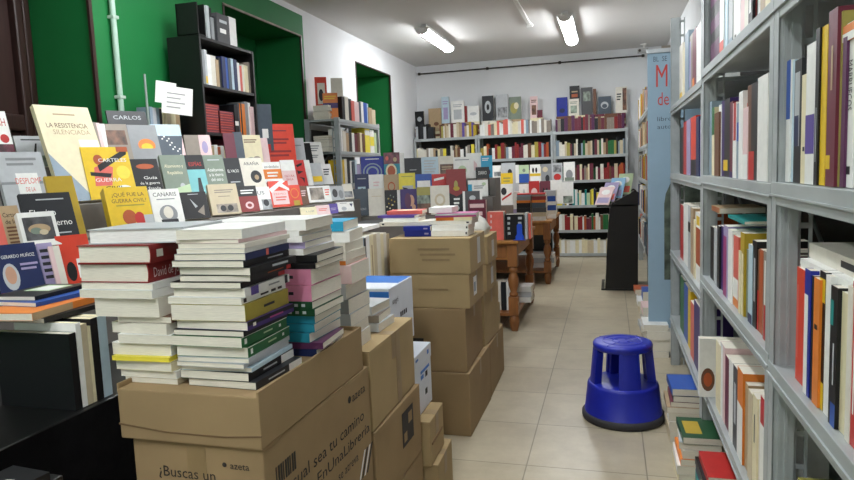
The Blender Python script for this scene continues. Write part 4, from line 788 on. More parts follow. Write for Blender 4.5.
a.add(vs, fs, mat('white_film', 'd6d6cc', .3, coat=.3, bump=.6, bscale=30), smooth=True)
tag(a.build('plastic_wrap', None, (-.85, 3.95, 1.001)), 'crumpled white plastic wrap lying on the rear flat carton', 'packaging')

# ----------------------------------------------------------- front stacks
G1 = 'books in the left front stack'; G2 = 'books in the middle front stack'; G3 = 'books in the right front stack'
W = 'the left front stack'
E0, E1 = PI, PI/2       # spine towards the aisle (+X) / towards the viewer (-Y)
P = .0024
s1 = [(.036, -1.10, 1.40, .25, .2, E0+.12, 'silver', dict(hard=True, pg='white', label='large silver-white hardback in clear film topping the left front stack')),
    (.044, -1.135, 1.37, .205, .2, E0+.02, 'darkred', dict(hard=True, bands=[(.78, .9, 'offwhite', .3, .7)], label='dark red hardback with a white square, second in the left front stack')),
    (.046, -1.145, 1.37, .2, .2, E0, 'darkred', dict(hard=True, spine_text=('David de Jorge', .62, .6, 'palepink'), label='dark red hardback with pale author name on its spine, left front stack')),
    (.016, -1.14, 1.37, .205, .2, E0, 'white'), (.02, -1.14, 1.37, .21, .2, E0-.02, 'white'), (.046, -1.12, 1.37, .18, .19, E0, 'offwhite'),
    (.016, -1.08, 1.38, .15, .19, E0, 'brown'), (.026, -1.085, 1.38, .165, .2, E0-.04, 'offwhite'), (.022, -1.075, 1.38, .155, .2, E0, 'white'), (.03, -1.095, 1.38, .165, .2, E0+.05, 'white'),
    (.012, -1.085, 1.38, .16, .2, E0, 'lemon', dict(pg='lemon')), (.024, -1.085, 1.38, .16, .2, E0, 'cream'), (.018, -1.08, 1.38, .16, .2, E0-.02, 'white'), (.014, -1.07, 1.385, .15, .19, E0, 'beige')]
tot = sum(x[0] for x in s1); kx = (1.292-ZT)/tot
stack(ZT, [(x[0]*kx,)+x[1:] for x in s1], W, G1)
def sp(px): return px*.00236
X2 = -.865
def m2(px, c, dx=0, rot=0, w=.165, **kw): return (sp(px), X2-.012+dx, 1.385, w+.02, .21, E0+rot, c, kw)
s2 = [m2(10, 'white', -.005, .03, .15), m2(4, 'palepink', -.0, -.02, .15), m2(5, 'offwhite', 0, .02, .155), m2(5, 'white', 0, 0, .155),
    m2(7, 'navy', -.0, 0, bands=[(.5, .56, 'salmon')]), m2(7, 'black', -.005, .0, .17, bands=[(.15, .5, 'silver', .4, .6)]), m2(8, 'black', .005, -.02, .17, bands=[(.2, .55, 'silver', .35, .65)]), m2(6.5, 'black', 0, .02, .16, bands=[(.0, .12, 'red'), (.2, .6, 'rust', .4, .6)]),
    m2(6.5, 'black', -.02, .03, .165, bands=[(0, .16, 'red')]), m2(9, 'white', -.018, 0, .17, bands=[(.72, .88, 'purple'), (.05, .12, 'charcoal'), (.25, .5, 'grey', .4, .6)]), m2(7, 'white', -.022, -.02, .175, bands=[(.1, .2, 'charcoal', .3, .7), (.25, .36, 'charcoal', .3, .7), (.42, .6, 'charcoal', .35, .65), (.9, .96, 'charcoal', .2, .8)]),
    m2(17, 'gold', -.022, .0, .175, bands=[(.35, .6, 'charcoal', .42, .58)]), m2(9, 'violet', -.012, -.03, .172, bands=[(0, 1, 'black', 0, .5), (.25, .55, 'magenta', .4, .6), (.84, .9, 'offwhite', .3, .7)]), m2(6, 'black', -.02, .02, .165),
    m2(11, 'green', -.02, 0, .167, bands=[(0, 1, 'white', .0, .08), (.9, .95, 'white', .25, .75), (.15, .2, 'white', .35, .65), (.35, .55, 'palegreen', .42, .58)]), m2(11, 'green', -.018, 0, .167, bands=[(0, 1, 'white', .0, .08), (.9, .95, 'white', .25, .75), (.15, .2, 'white', .35, .65), (.35, .55, 'palegreen', .42, .58)]),
    m2(5, 'silver', -.015, .02), m2(5, 'silver', -.02, -.02, .16), m2(5, 'paleblue', -.012, .05), m2(9, 'black', -.012, -.03, .165, bands=[(0, .3, 'white'), (.4, .7, 'silver', .4, .6)]), m2(8, 'charcoal', .002, -.06, .165, bands=[(0, .3, 'white'), (.4, .75, 'silver', .4, .6)])]
tot = sum(x[0] for x in s2); kx = (1.288-ZT)/tot
stack(ZT, [(x[0]*kx,)+x[1:] for x in s2], 'the middle front stack', G2)
# dark flat books under the right front stack, leaning along the tray rim
zb = stack(ZT, [(.018, -.862, 1.64, .17, .23, E1+.05, 'plum', dict(art=[('r', .1, .1, .9, .5, 'slate'), ('r', .55, .6, .9, .9, 'maroon')])), (.02, -.87, 1.645, .17, .22, E1, 'navy', dict(art=[]))], 'the dark flat pair under the right front stack', G3)
X3 = -.87
def m3_(px, c, dx=0, rot=0, w=.15, h=.2, dy=0, **kw): return (px*.0028, X3+dx, 1.655+dy, w+.035, h, E1+rot, c, kw)
s3 = [m3_(10, 'white', -.06, .05, .17, .3), m3_(5, 'white', -.07, 0, .17, .29), m3_(6, 'white', -.06, 0, .17, .29), m3_(6, 'lilac', -.06, .02, .16, .29), m3_(6, 'white', -.055, 0, .16, .28), m3_(7, 'black', 0, .06, .16, .23, bands=[(.3, .6, 'silver', .4, .6)]), m3_(6, 'black', 0, .02, .16, .23),
    m3_(15, 'pink', 0, .0, .16, .21, bands=[(.55, 1, 'magenta', 0, 1), (.25, .32, 'charcoal', .4, .6)]), m3_(15, 'pink', 0, .0, .16, .21, bands=[(.55, 1, 'magenta', 0, 1), (.25, .32, 'charcoal', .4, .6)]), m3_(7, 'darkgreen', .005, 0, .16, .21, bands=[(.1+.1*i, .15+.1*i, 'silver', .3, .7) for i in range(5)]), m3_(7, 'darkgreen', .005, 0, .16, .21, bands=[(.12+.1*i, .17+.1*i, 'silver', .3, .7) for i in range(5)]),
    m3_(8, 'turquoise', .0, 0, .155, .2), m3_(8, 'turquoise', .0, .02, .155, .2), m3_(9, 'turquoise', -.0, -.02, .155, .2)]
tot = sum(x[0] for x in s3); kx = (1.285-zb)/tot
stack(zb, [(x[0]*kx,)+x[1:] for x in s3], 'the right front stack', G3)
# stack behind it on the second pile of cartons
G4 = 'books lying on the second pile of cartons'
Y4 = 1.965
s4 = [(.026, -.93, Y4, .17, .22, E1+.1, 'cyan', dict(label='bright cyan book topping the stack behind the right front stack')), (.03, -.92, Y4+.01, .18, .23, E1+.12, 'white'), (.024, -.915, Y4, .17, .22, E1+.05, 'offwhite'), (.022, -.91, Y4, .17, .22, E1, 'offwhite'), (.012, -.905, Y4, .17, .22, E1, 'orange'), (.05, -.905, Y4, .18, .23, E1+.05, 'palepink'), (.04, -.91, Y4, .18, .22, E1, 'silver'), (.04, -.905, Y4, .18, .22, E1-.04, 'grey'), (.035, -.91, Y4, .18, .22, E1, 'silver'), (.03, -.91, Y4, .18, .22, E1, 'beige'), (.04, -.91, Y4, .18, .22, E1, 'white')]
tot = sum(x[0] for x in s4); kx = (1.252-.831)/tot
stack(.831, [(x[0]*kx,)+x[1:] for x in s4], 'the stack behind the right front stack', G4)
G5 = 'grey books lying before the blue paper box'
stack(.831, [(.034, -.92, 2.24, .17, .2, E1-.1, 'silver', dict(hard=True)), (.028, -.91, 2.24, .16, .2, E1+.05, 'taupe'), (.03, -.91, 2.24, .17, .21, E1, 'silver')], 'the grey pile before the blue paper box', G5)
# ------------------------------------------------------------- central stack
G6 = 'books lying on the central carton pile'
def mc(t, x, y, w, h, a, c, **kw): return (t, x, y, w, h, a, c, kw)
stack(1.051, [mc(.028, -.82, 3.42, .17, .2, E1, 'white', bands=[(.02, .06, 'charcoal', .3, .7)]), mc(.032, -.82, 3.42, .17, .2, E1, 'white', bands=[(.02, .06, 'charcoal', .3, .7)])], 'the white pair on the central carton pile', G6)
stack(1.051, [mc(.026, -1.0, 3.42, .17, .15, E1, 'royal', bands=[(.1, .25, 'lilac', .35, .65)]), mc(.030, -1.0, 3.42, .17, .15, E1, 'royal', bands=[(.1, .25, 'lilac', .35, .65)])], 'the royal blue pair on the central carton pile', G6)
stack(1.112, [mc(.02, -.80, 3.44, .16, .22, E1+.1, 'magenta', bands=[(0, 1, 'silver', 0, .5)]), mc(.018, -.80, 3.44, .16, .2, E1-.05, 'orange', bands=[(0, .5, 'cream')]), mc(.02, -.84, 3.44, .17, .28, E1, 'offwhite', bands=[(.05, .1, 'charcoal', .3, .7)])], 'the mixed trio over the white pair', G6)
stack(1.108, [mc(.02, -1.10, 3.44, .16, .2, E1, 'white'), mc(.022, -1.08, 3.44, .17, .28, E1+.03, 'offwhite', bands=[(.9, .95, 'charcoal', .3, .7)])], 'the pale pair over the royal blue pair', G6)
lie(-.88, 3.47, 1.172, .03, .15, .13, E1, 'white', 'small white book standing proud atop the cream carton-top layer', G6)
lie(-1.12, 3.46, 1.151, .014, .17, .22, E1-.1, 'purple', 'purple-edged magazine on the pale pair, left on the central pile', G6)
lie(-1.10, 3.5, 1.166, .02, .16, .2, E1+.1, 'salmon', 'peach patterned magazine highest at the left of the central pile', G6, art=[('e', .5, .5, .3, .3, 'cream')])
# ------------------------------------------------------------- pine tables
def turned_leg(mb, x, y, h, m):
    s_ = .042
    mb.box((x-s_, y-s_, h-.2), (x+s_, y+s_, h), m, bev=.004)
    pr = [(.028, h-.2), (.040, h-.215), (.040, h-.235), (.024, h-.25), (.034, h-.27), (.046, h-.31), (.044, h-.36), (.026, h-.42), (.038, h-.435), (.038, h-.45), (.028, h-.46)]
    mb.lathe(pr, m, 20, c=(x, y)); mb.box((x-s_, y-s_, .14), (x+s_, y+s_, h-.46), m, bev=.006)
    mb.lathe([(.026, .14), (.04, .125), (.044, .08), (.036, .03), (.028, .0)][::-1], m, 20, c=(x, y))
def pine_table(x0, x1, y0, y1, h, label, drawer=False, legs_y=None):
    t = thing('pine_table', label, 'table', ((x0+x1)/2, y0, 0), 0, 'turned-leg pine tables'); W = (x1-x0)/2; L = y1-y0
    a = MB(); a.box((-W, 0, h-.028), (W, L, h), PINE, bev=.006); a.build('tabletop', t)
    lx = W-.06
    for yy in (.065, L-.065):
        for sx in (-1, 1): a = MB(); turned_leg(a, sx*lx, yy, h-.028, PINE_D); a.build('leg', t)
    for yy in (.05, L-.065): a = MB(); a.box((-lx+.042, yy, h-.17), (lx-.042, yy+.02, h-.028), PINE, bev=.002); a.build('apron', t)
    for sx in (-1, 1): a = MB(); a.box((sx*lx-.01, .107, h-.17), (sx*lx+.01, L-.107, h-.028), PINE, bev=.002); a.build('apron', t)
    if drawer:
        for xx in (-lx+.35, lx-.18):
            dr = MB(); dr.box((xx-.13, .044, h-.155), (xx+.13, .056, h-.045), PINE_D, bev=.003); o = dr.build('drawer', t)
            k = MB(); k.lathe([(.006, 0), (.008, .012), (.016, .02), (.013, .03), (.0001, .033)], PINE_D, 14, Matrix.Translation((xx, .044, h-.1)) @ Matrix.Rotation(PI/2, 4, 'X')); k.build('knob', o)
    a = MB(); a.box((-lx-.03, .03, .135), (lx+.03, L-.03, .16), PINE_D, bev=.003)
    a.build('lower_shelf', t)
pine_table(-2.3, -.74, 5.42, 6.72, .79, 'nearer honey pine table with turned legs and a drawer', True)
pine_table(-2.2, -.66, 7.72, 9.2, .76, 'farther pine table with turned legs, toward the back wall')
# books and bits on the lower shelf
G7 = 'books stored under the nearer pine table'
for i in range(4):
    add_book(Matrix.Translation((-.99+.045*i, 5.56, .162)), .04, .17, .25, ['white', 'offwhite', 'charcoal', 'white'][i], [f'white book standing first under the pine table', 'off-white book second in the row under the pine table', 'charcoal book third in the row under the pine table', 'white book beside the turned leg under the pine table'][i], G7, area=60)
stack(.161, [(.05, -.84, 6.0, .2, .28, E1, 'white'), (.05, -.84, 6.0, .2, .28, E1, 'silver'), (.05, -.84, 6.0, .2, .28, E1, 'white')], 'white pile on the pine table lower shelf', G7)
stack(.161, [(.05, -.80, 8.1, .2, .28, E1, 'white'), (.06, -.80, 8.1, .2, .28, E1, 'silver'), (.06, -.80, 8.1, .2, .28, E1, 'white')], 'white pile under the farther pine table', G7)
# display on the nearer pine table
t = thing('tiered_display', 'pale stepped stand on the nearer pine table holding face-out books', 'display stand', (0, 0, 0))
for i, (y0, y1, z) in enumerate([(5.66, 5.84, 1.0), (5.84, 6.02, 1.145), (6.02, 6.3, 1.31)]):
    a = MB(); a.box((-2.28, y0, .791), (-1.02, y1, z), GREYB, bev=.002); a.build('step', t)
C1, C2, C3 = ('y', 5.72, 1.0), ('y', 5.9, 1.145), ('y', 6.1, 1.31)
GC = 'face-out books on the nearer pine table'
Fc = lambda *a, **k: face(*a[:6], GC, **dict(dict(art=a[6] if len(a) > 6 else (), tilt=12), **k))
Fc(352, 368.5, 189, C1, 'slate', 'slate navy book at the left end of the lowest step', [('t', 'EL REINO', .6, .25, .5, .08, 'silver')])
Fc(368.5, 385, 188.5, C1, 'offwhite', 'plain off-white book, second on the lowest step', [('b', .2, .8, .7, 1, .05, 'beige')])
Fc(385, 397.5, 190, C1, 'black', 'black book dotted with small cream flowers, lowest step', [('e', .15+.7*((i*5) % 9)/9, .15+.7*((i*4) % 11)/11, .05, .03, ['cream', 'mustard', 'greygreen'][i % 3]) for i in range(14)])
Fc(397.5, 400.5, 190, C1, 'white', 'white spine edge left of the purple woman book', t=.012)
Fc(400.5, 417, 189, C1, 'violet', 'purple book with a woman profile, lowest step', [('e', .65, .55, .2, .22, 'skin'), ('e', .45, .55, .2, .3, 'plum'), ('e', .8, .3, .12, .1, 'skin')])
Fc(417, 430.5, 187, C1, 'olive', 'olive-brown landscape book, lowest step', [('r', 0, 0, 1, .4, 'brown'), ('r', 0, .4, 1, .7, 'greygreen')])
Fc(430.5, 449.5, 185.5, C1, 'offwhite', 'cream round-cornered book with faint sketch, lowest step', [('e', .5, .5, .28, .22, 'beige'), ('e', .5, .5, .18, .14, 'offwhite')])
Fc(463, 482.5, 191, ('y', 5.62, .93), 'darkgrey', 'book with an old grey-haired man portrait at the right end', [('r', .0, 0, .12, 1, 'white'), ('r', .88, 0, 1, 1, 'white'), ('e', .5, .66, .15, .16, 'skin'), ('e', .5, .78, .16, .08, 'silver'), ('q', [(.25, 0), (.8, 0), (.7, .45), (.35, .45)], 'black'), ('q', [(.45, .3), (.58, .3), (.52, .5)], 'white')])
Fc(355, 369, 174, C2, 'navy', 'navy blue book with a white portrait photo, middle step', [('r', .2, 0, .75, .5, 'paleblue'), ('e', .5, .25, .12, .2, 'charcoal'), ('b', .2, .8, .8, 1, .06, 'silver')])
Fc(369, 384, 174.5, C2, 'white', 'white book with small pink title, middle step', [('b', .3, .7, .65, 2, .12, 'palepink'), ('b', .3, .7, .15, 1, .06, 'grey')])
Fc(384, 399, 174.5, C2, 'tan', 'tan-orange book with brown sketch, middle step', [('e', .5, .5, .25, .2, 'rust'), ('e', .5, .5, .18, .14, 'tan')])
Fc(399, 415.5, 173, C2, 'lemon', 'pale yellow book with a black bird, middle step', [('b', .15, .85, .85, 1, .06, 'olive'), ('r', .2, .1, .85, .5, 'silver'), ('q', [(.2, .45), (.5, .4), (.8, .1), (.4, .15)], 'black')])
Fc(415.5, 432, 174, C2, 'blue', 'blue book with a white band across it, middle step', [('r', .1, .45, .9, .72, 'white')])
Fc(432, 446.5, 174, C2, 'red', 'red book with slanted white heading, middle step', [('q', [(.15, .7), (.85, .78), (.85, .88), (.15, .8)], 'white'), ('r', .2, .1, .8, .4, 'maroon')])
Fc(446.5, 466.5, 169, ('y', 5.78, 1.0), 'darkred', 'tall dark red and black book with a gold figure', [('q', [(0, 0), (1, 0), (1, .5), (.5, .38), (0, .5)], 'black'), ('e', .48, .64, .1, .1, 'olive'), ('e', .5, .56, .16, .05, 'mustard'), ('b', .35, .65, .3, 2, .09, 'white'), ('e', .5, .12, .12, .05, 'silver')])
Fc(468, 488, 180, ('y', 5.88, 1.145), 'white', 'white book with a green dot and blue edge, right of the tall red', [('r', 0, .05, .2, .75, 'cyan'), ('e', .8, .75, .1, .1, 'palegreen'), ('b', .3, .8, .6, 2, .12, 'grey')])
Fc(361, 384, 156.5, C3, 'royal', 'royal blue book with a pale circular lattice, top step', [('e', .5, .38, .42, .36, 'bluegrey'), ('e', .5, .38, .36, .31, 'royal'), ('e', .5, .38, .28, .24, 'bluegrey'), ('e', .5, .38, .2, .17, 'royal'), ('b', .2, .8, .88, 1, .07, 'white')])
Fc(384, 400, 152.5, C3, 'turquoise', 'patterned book with an orange sun disc, top step', [('r', 0, .6, 1, 1, 'maroon'), ('e', .45, .35, .35, .26, 'cream'), ('e', .45, .35, .25, .19, 'rust'), ('e', .2, .8, .1, .08, 'salmon'), ('e', .7, .75, .12, .08, 'tan')])
Fc(400, 404.5, 153, C3, 'white', 'slim white book right of the orange sun book', t=.02)
Fc(404.5, 421.5, 158, C3, 'charcoal', 'charcoal book with a faint grey title, top step', [('b', .3, .7, .45, 1, .06, 'silver')])
Fc(421.5, 438.5, 157, C3, 'paleblue', 'very pale blue book with fine rows of print, top step', [('b', .15, .85, .8, 5, .12, 'silver')])
Fc(438.5, 453.5, 156, C3, 'offwhite', 'cream book with a brown panel, top step', [('r', .1, .2, 1, .65, 'brown'), ('b', .2, .9, .5, 2, .1, 'tan')])
Fc(453.5, 471, 157, C3, 'white', 'white book with a grey heading, top step', [('b', .1, .9, .85, 1, .08, 'grey'), ('e', .5, .4, .25, .2, 'palegreen')])
Fc(469.5, 474, 160, ('y', 6.08, 1.31), 'white', 'narrow white book just left of the house picture')
Fc(466, 482, 153, ('y', 6.2, 1.31), 'white', 'white book with a pink house outline, top step', [('q', [(.3, .3), (.7, .3), (.7, .55), (.5, .7), (.3, .55)], 'palepink')])
Fc(481, 492.5, 155.5, ('y', 6.2, 1.31), 'cyan', 'bright blue book with a dark bird, top step right end', [('e', .55, .25, .25, .15, 'navy'), ('b', .1, .7, .85, 2, .08, 'white')])
Fc(476, 489.5, 167, ('y', 5.98, 1.145), 'black', 'black book with brown pictures and white heading', [('r', .1, .1, .9, .6, 'brown'), ('t', 'DIARIO', .5, .8, .6, .12, 'white'), ('e', .35, .35, .12, .1, 'tan'), ('e', .65, .35, .12, .1, 'tan')])
# front edge of the pine table: red book, black book and blue bookend
G8 = 'books along the front edge of the nearer pine table'
def front_block(px0, px1, top, y, c, label, art=(), z=.791, dep=.13, G=G8):
    x0 = ony(px0, top+5, y).x; x1 = ony(px1, top+5, y).x; h = max(.05, ony((px0+px1)/2, top, y).z-z)
    M = Matrix.Translation(((x0+x1)/2, y+dep/2, z+.001)) @ Matrix.Rotation(-PI/2, 4, 'Z') @ Matrix.Translation((0, -(x1-x0)/2, 0))
    add_book(M, dep, x1-x0-.002, h, c, label, G, area=(px1-px0)*(proj(((x0+x1)/2, y, z))[1]-top), art=list(art), hard=True)
front_block(487, 503.5, 212, 5.46, 'salmon', 'thick salmon red book on the front edge of the pine table', [('b', .2, .3, .8, 3, .2, 'palepink')])
front_block(504.5, 524, 214.5, 5.47, 'black', 'thick black book behind the blue bookend on the pine table', [('b', .15, .3, .8, 4, .2, 'silver'), ('b', .7, .9, .8, 4, .2, 'silver')])
front_block(524.5, 527.5, 213, 5.49, 'silver', 'grey book standing right of the black one at the pine table corner')
front_block(527.8, 531, 214, 5.52, 'salmon', 'narrow salmon book at the right corner of the pine table')
t = thing('bookend', 'bright blue metal bookend at the corner of the pine table', 'bookend', (ony(519.5, 232, 5.45).x, 5.452, .7915))
a = MB(); a.prism([(-.035, .003), (.035, .003), (.035, .03), (.022, .05), (.022, .125), (.012, .137), (-.012, .137), (-.022, .125), (-.022, .05), (-.035, .03)], 0, .004, BLUE_BR); a.build('upright_plate', t)
a = MB(); a.box((-.05, -.03, 0), (.05, .012, .003), BLUE_BR); a.build('base_plate', t)
front_block(468, 486, 200, 5.58, 'maroon', 'maroon book with white flecks behind the salmon one', [('b', .1, .9, .8, 2, .2, 'palepink')], dep=.06)
# books on the farther pine table
G9 = 'books on the farther pine table'
stack(.761, [(.035, -.985, 7.86, .2, .165, E1, 'red', dict(bands=[(0, 1, 'bluegrey', .4, 1)])), (.045, -.985, 7.86, .2, .165, E1, 'grey'), (.03, -.985, 7.86, .2, .165, E1, 'orange'), (.06, -.985, 7.86, .2, .165, E1, 'black'), (.055, -.985, 7.86, .2, .165, E1, 'charcoal'), (.05, -.985, 7.86, .2, .165, E1, 'offwhite'), (.05, -.985, 7.86, .2, .165, E1, 'white')], 'left orange-banded pile on farther pine table', G9)
stack(.761, [(.035, -.81, 7.86, .2, .165, E1, 'red', dict(bands=[(0, 1, 'taupe', .4, 1)])), (.045, -.81, 7.86, .2, .165, E1, 'darkred'), (.03, -.81, 7.86, .2, .165, E1, 'orange'), (.06, -.81, 7.86, .2, .165, E1, 'slate'), (.055, -.81, 7.86, .2, .165, E1, 'darkgrey'), (.05, -.81, 7.86, .2, .165, E1, 'beige'), (.05, -.81, 7.86, .2, .165, E1, 'white')], 'right orange-banded pile on farther pine table', G9)
t9 = [(.07, 'silver'), (.065, 'blue'), (.045, 'white'), (.065, 'blue'), (.05, 'offwhite'), (.05, 'white')]
stack(.761, [(a_, -.70, 8.10, .12, .14, E1, c) for a_, c in t9], 'blue and white pile at the table corner', G9)
t = thing('stepped_rack', 'low stepped stand on the farther pine table holding small face-out books', 'display stand', (0, 0, 0))
for i, (y0, y1, z) in enumerate([(8.3, 8.45, .92), (8.45, 8.6, 1.07), (8.6, 8.9, 1.19)]):
    a = MB(); a.box((-2.1, y0, .761), (-.70, y1, z), GREYB, bev=.002); a.build('step', t)
K1, K2, K3 = ('y', 8.36, .92), ('y', 8.5, 1.07), ('y', 8.66, 1.19)
Fk = lambda *a: face(*a[:6], G9, art=a[6] if len(a) > 6 else (), tilt=10)
ex = [(491, 501.5, 165.5, K3, 'white', 'white book with a grey car photo, first on the far rack top', [('r', .3, .4, .95, .65, 'grey')]), (501.5, 515.5, 163, K3, 'silver', 'pale grey portrait book on the far rack top', [('e', .6, .55, .15, .15, 'charcoal')]), (515.5, 519, 165, K3, 'white', 'slim white book left of the blue-bottomed one'),
    (519, 529, 165, K3, 'palegreen', 'pale green book with blue lower half on the far rack', [('r', 0, 0, 1, .5, 'blue'), ('e', .5, .7, .15, .1, 'greygreen')]), (530, 540.5, 164.5, K3, 'white', 'white book with black figures and a yellow strip', [('r', 0, .35, 1, .5, 'yellow'), ('e', .3, .68, .1, .15, 'black'), ('e', .6, .68, .1, .15, 'black')]), (541, 551.5, 164, K3, 'grey', 'grey patterned book between yellow-strip and photo books', [('e', .4, .7, .25, .15, 'beige'), ('e', .6, .2, .2, .2, 'charcoal')]),
    (552, 562.5, 163, K3, 'silver', 'grey photo book with red oval foot on the far rack', [('r', .1, .5, .9, .9, 'grey'), ('e', .5, .25, .35, .18, 'red')]), (563.5, 575, 162, K3, 'white', 'white book with grey tree at the right end of the far rack', [('e', .5, .35, .3, .25, 'grey'), ('r', .1, .02, .9, .2, 'greygreen')]),
    (501, 513, 173, K2, 'yellow', 'yellow book below the pale grey portrait on the far rack', [('b', .2, .8, .7, 2, .15, 'olive')]), (488, 500, 181, K1, 'palegreen', 'pale green portrait book left on the far rack', [('q', [(.3, 0), (.7, 0), (.6, .6), (.4, .6)], 'greygreen'), ('e', .5, .75, .12, .1, 'slate')]), (499, 513, 184, K1, 'white', 'white book with dark head and red sash on the far rack', [('e', .35, .65, .2, .18, 'charcoal'), ('q', [(.2, .2), (.9, .5), (.9, .6), (.2, .3)], 'red')]),
    (513, 519, 183, K1, 'silver', 'small grey book next to the red sash cover', []), (519, 529, 184, K1, 'white', 'white book with an angled flap beside the red photo', [('q', [(.2, .2), (.8, .3), (.5, .8)], 'silver')]), (529, 539.5, 181, K1, 'red', 'red photo book on the lowest far rack step', [('e', .5, .5, .3, .2, 'palepink')]), (540, 550.5, 181, K1, 'maroon', 'maroon book with dark figures, lowest far rack step', [('e', .35, .4, .12, .3, 'black'), ('e', .65, .4, .12, .3, 'black')]),
    (550.5, 562, 180, K1, 'white', 'bright white card book above the blue and white pile', []), (562, 573.5, 182, K1, 'white', 'white book with grey photo foot, last on the lowest far step', [('r', .1, .02, .9, .35, 'greygreen')])]
for a in ex: Fk(*a)
for px0, px1, top, c, lab in [(513, 519.5, 192, 'white', 'small white box-like book with a blue base on the far table'), (486, 498, 200, 'darkred', 'dark red book lying edge-on before the far rack'), ]:
    front_block(px0, px1, top, 7.82, c, lab, [('r', 0, 0, 1, .4, 'lilac')] if c == 'white' else [('b', .1, .9, .6, 2, .3, 'palepink')], z=.761, dep=.1, G=G9)

# --------------------------------------------------------- black side rack
t = thing('leaflet_rack', 'tall black rack seen from the side, sloping top toward the aisle', 'rack', (0, 7.4, 0))
poly = [(-.055, .02), (.29, .02), (.30, 1.08), (.27, 1.10), (.02, .96), (.0, .9), (-.03, .55)]
for y in (0, .58): a = MB(); a.prism(poly, y, y+.02, BLACK_LAM); a.build('side_panel', t)
a = MB(); a.box((.27, .02, .02), (.285, .58, 1.06), BLACK_LAM); a.build('back_panel', t)
a = MB(); a.prism([(.27, 1.085), (.02, .945), (.02, .93), (.27, 1.07)], .32, .58, BLACK_LAM); a.build('sloping_shelf', t)
a = MB(); a.prism([(.0, .9), (-.03, .55), (-.055, .08), (-.045, .08), (-.02, .55), (.01, .9)], .02, .58, BLACK_LAM); a.build('front_panel', t)
a = MB(); a.box((-.10, -.005, 0), (.30, .605, .02), BLACK_LAM, bev=.003); a.build('base', t)
GM = 'magazines on the black rack'
a = MB(); a.box((-.14, .0, .93), (.26, .26, .95), BLACK_LAM, bev=.003); a.build('ledge', t)
for i, (c, x) in enumerate([('palepink', -.09), ('lilac', -.03), ('sky', .05), ('palegreen', .14)]):
    M = Matrix.Translation((x, 7.43+.03*i, .951+.035*i)) @ Matrix.Rotation(math.radians(-118), 4, 'Z') @ Matrix.Rotation(-math.radians(38-6*i), 4, 'Y') @ Matrix.Translation((0, -.08, 0))
    add_book(M, .008, .17, .24, c, ['pale pink magazine lowest on the black rack', 'lilac magazine leaning on the black rack', 'sky blue magazine on the black rack', 'pale green magazine highest on the black rack'][i], GM, area=220, art=[('r', .1, .1, .9, .4, 'salmon' if i % 2 else 'lilac'), ('e', .5, .7, .3, .15, 'white')])
t_ = MB(); Mx = Matrix.Translation((-.075, 7.398, .0215))
add_book(Matrix.Translation((-.062, 7.50, .0215)) @ Matrix.Rotation(PI, 4, 'Z') @ Matrix.Rotation(math.radians(-4), 4, 'Y') @ Matrix.Translation((0, -.1, 0)), .008, .2, .28, 'darkgreen', 'dark green leaflet book standing at the black rack foot', GM, area=60, art=[('e', .5, .6, .2, .1, 'lemon'), ('r', .1, .1, .9, .4, 'white')])

# -------------------------------------------------------------- banner
t = thing('rollup_banner', 'pale blue roll-up banner with red letters behind the right shelving', 'banner', (.265, 4.93, 0))
BAN = mat('banner_fabric', '93adc0', .6, var=.04, scale=6)
a = MB(); a.box((0, 0, .08), (.50, .004, 2.16), BAN); a.build('fabric', t)
a = MB(); a.box((-.005, -.008, 2.155), (.505, .012, 2.185), mat('banner_rail', 'c8ccd0', .35, .6), bev=.003); a.build('top_rail', t)
a = MB(); a.box((-.01, -.05, 0), (.51, .07, .085), mat('banner_rail', 'c8ccd0', .35, .6), bev=.01); a.build('base', t)
a = MB(); RED_I = mat('red_print', 'c8453c', .6); SL = mat('slate_print', '4e5c68', .7)
LT(t, 'M', (.095, -.001, 2.0), (1, 0, 0), (0, 0, 1), .155, RED_I, width=.075)
LT(t, 'de', (.105, -.001, 1.84), (1, 0, 0), (0, 0, 1), .09, RED_I, width=.075)
LT(t, 'BL  SE', (.085, -.001, 2.115), (1, 0, 0), (0, 0, 1), .035, SL, width=.09)
LT(t, 'libros y', (.145, -.001, 1.70), (1, 0, 0), (0, 0, 1), .03, SL, width=.16); LT(t, 'autores', (.145, -.001, 1.645), (1, 0, 0), (0, 0, 1), .03, SL, width=.16)
pts = [(.11, .55), (.5, .55), (.5, 1.27), (.2, 1.27), (.15, 1.24), (.12, 1.17), (.11, 1.1)]
a.add([(x, -.001, z) for x, z in pts], [list(range(len(pts)))], mat('banner_photo', '4e584c', .7, var=.6, scale=14)); a.build('printed_photo', t)

# ---------------------------------------------------------------- stool
t = thing('kick_stool', 'round blue plastic step stool standing on the tiled aisle', 'stool', (.06, 3.64, 0), math.radians(-78))
a = MB(); a.lathe([(.150, .012), (.212, .012), (.212, .035), (.207, .04), (.190, .19), (.186, .203), (.174, .208), (.06, .204), (.0001, .204)], BLUE_PL, 48); a.build('lower_drum', t)
a = MB(); a.lathe([(.19, .002), (.217, .002), (.221, .012), (.221, .032), (.213, .042), (.205, .042)], RUBBER, 48); a.build('rubber_ring', t)
def arc_wall(mb, a0, a1, rb0, rb1, rt0, rt1, z0, z1, m, n=8):
    vs = []
    for i in range(n+1):
        th = a0+(a1-a0)*i/n; c_, s_ = math.cos(th), math.sin(th)
        vs += [(rb0*c_, rb0*s_, z0), (rb1*c_, rb1*s_, z0), (rt1*c_, rt1*s_, z1), (rt0*c_, rt0*s_, z1)]
    fs = []
    for i in range(n):
        o = 4*i
        for k in range(4): fs.append((o+k, o+(k+1) % 4, o+4+(k+1) % 4, o+4+k))
    fs += [(3, 2, 1, 0), (4*n, 4*n+1, 4*n+2, 4*n+3)]
    mb.add(vs, fs, m)
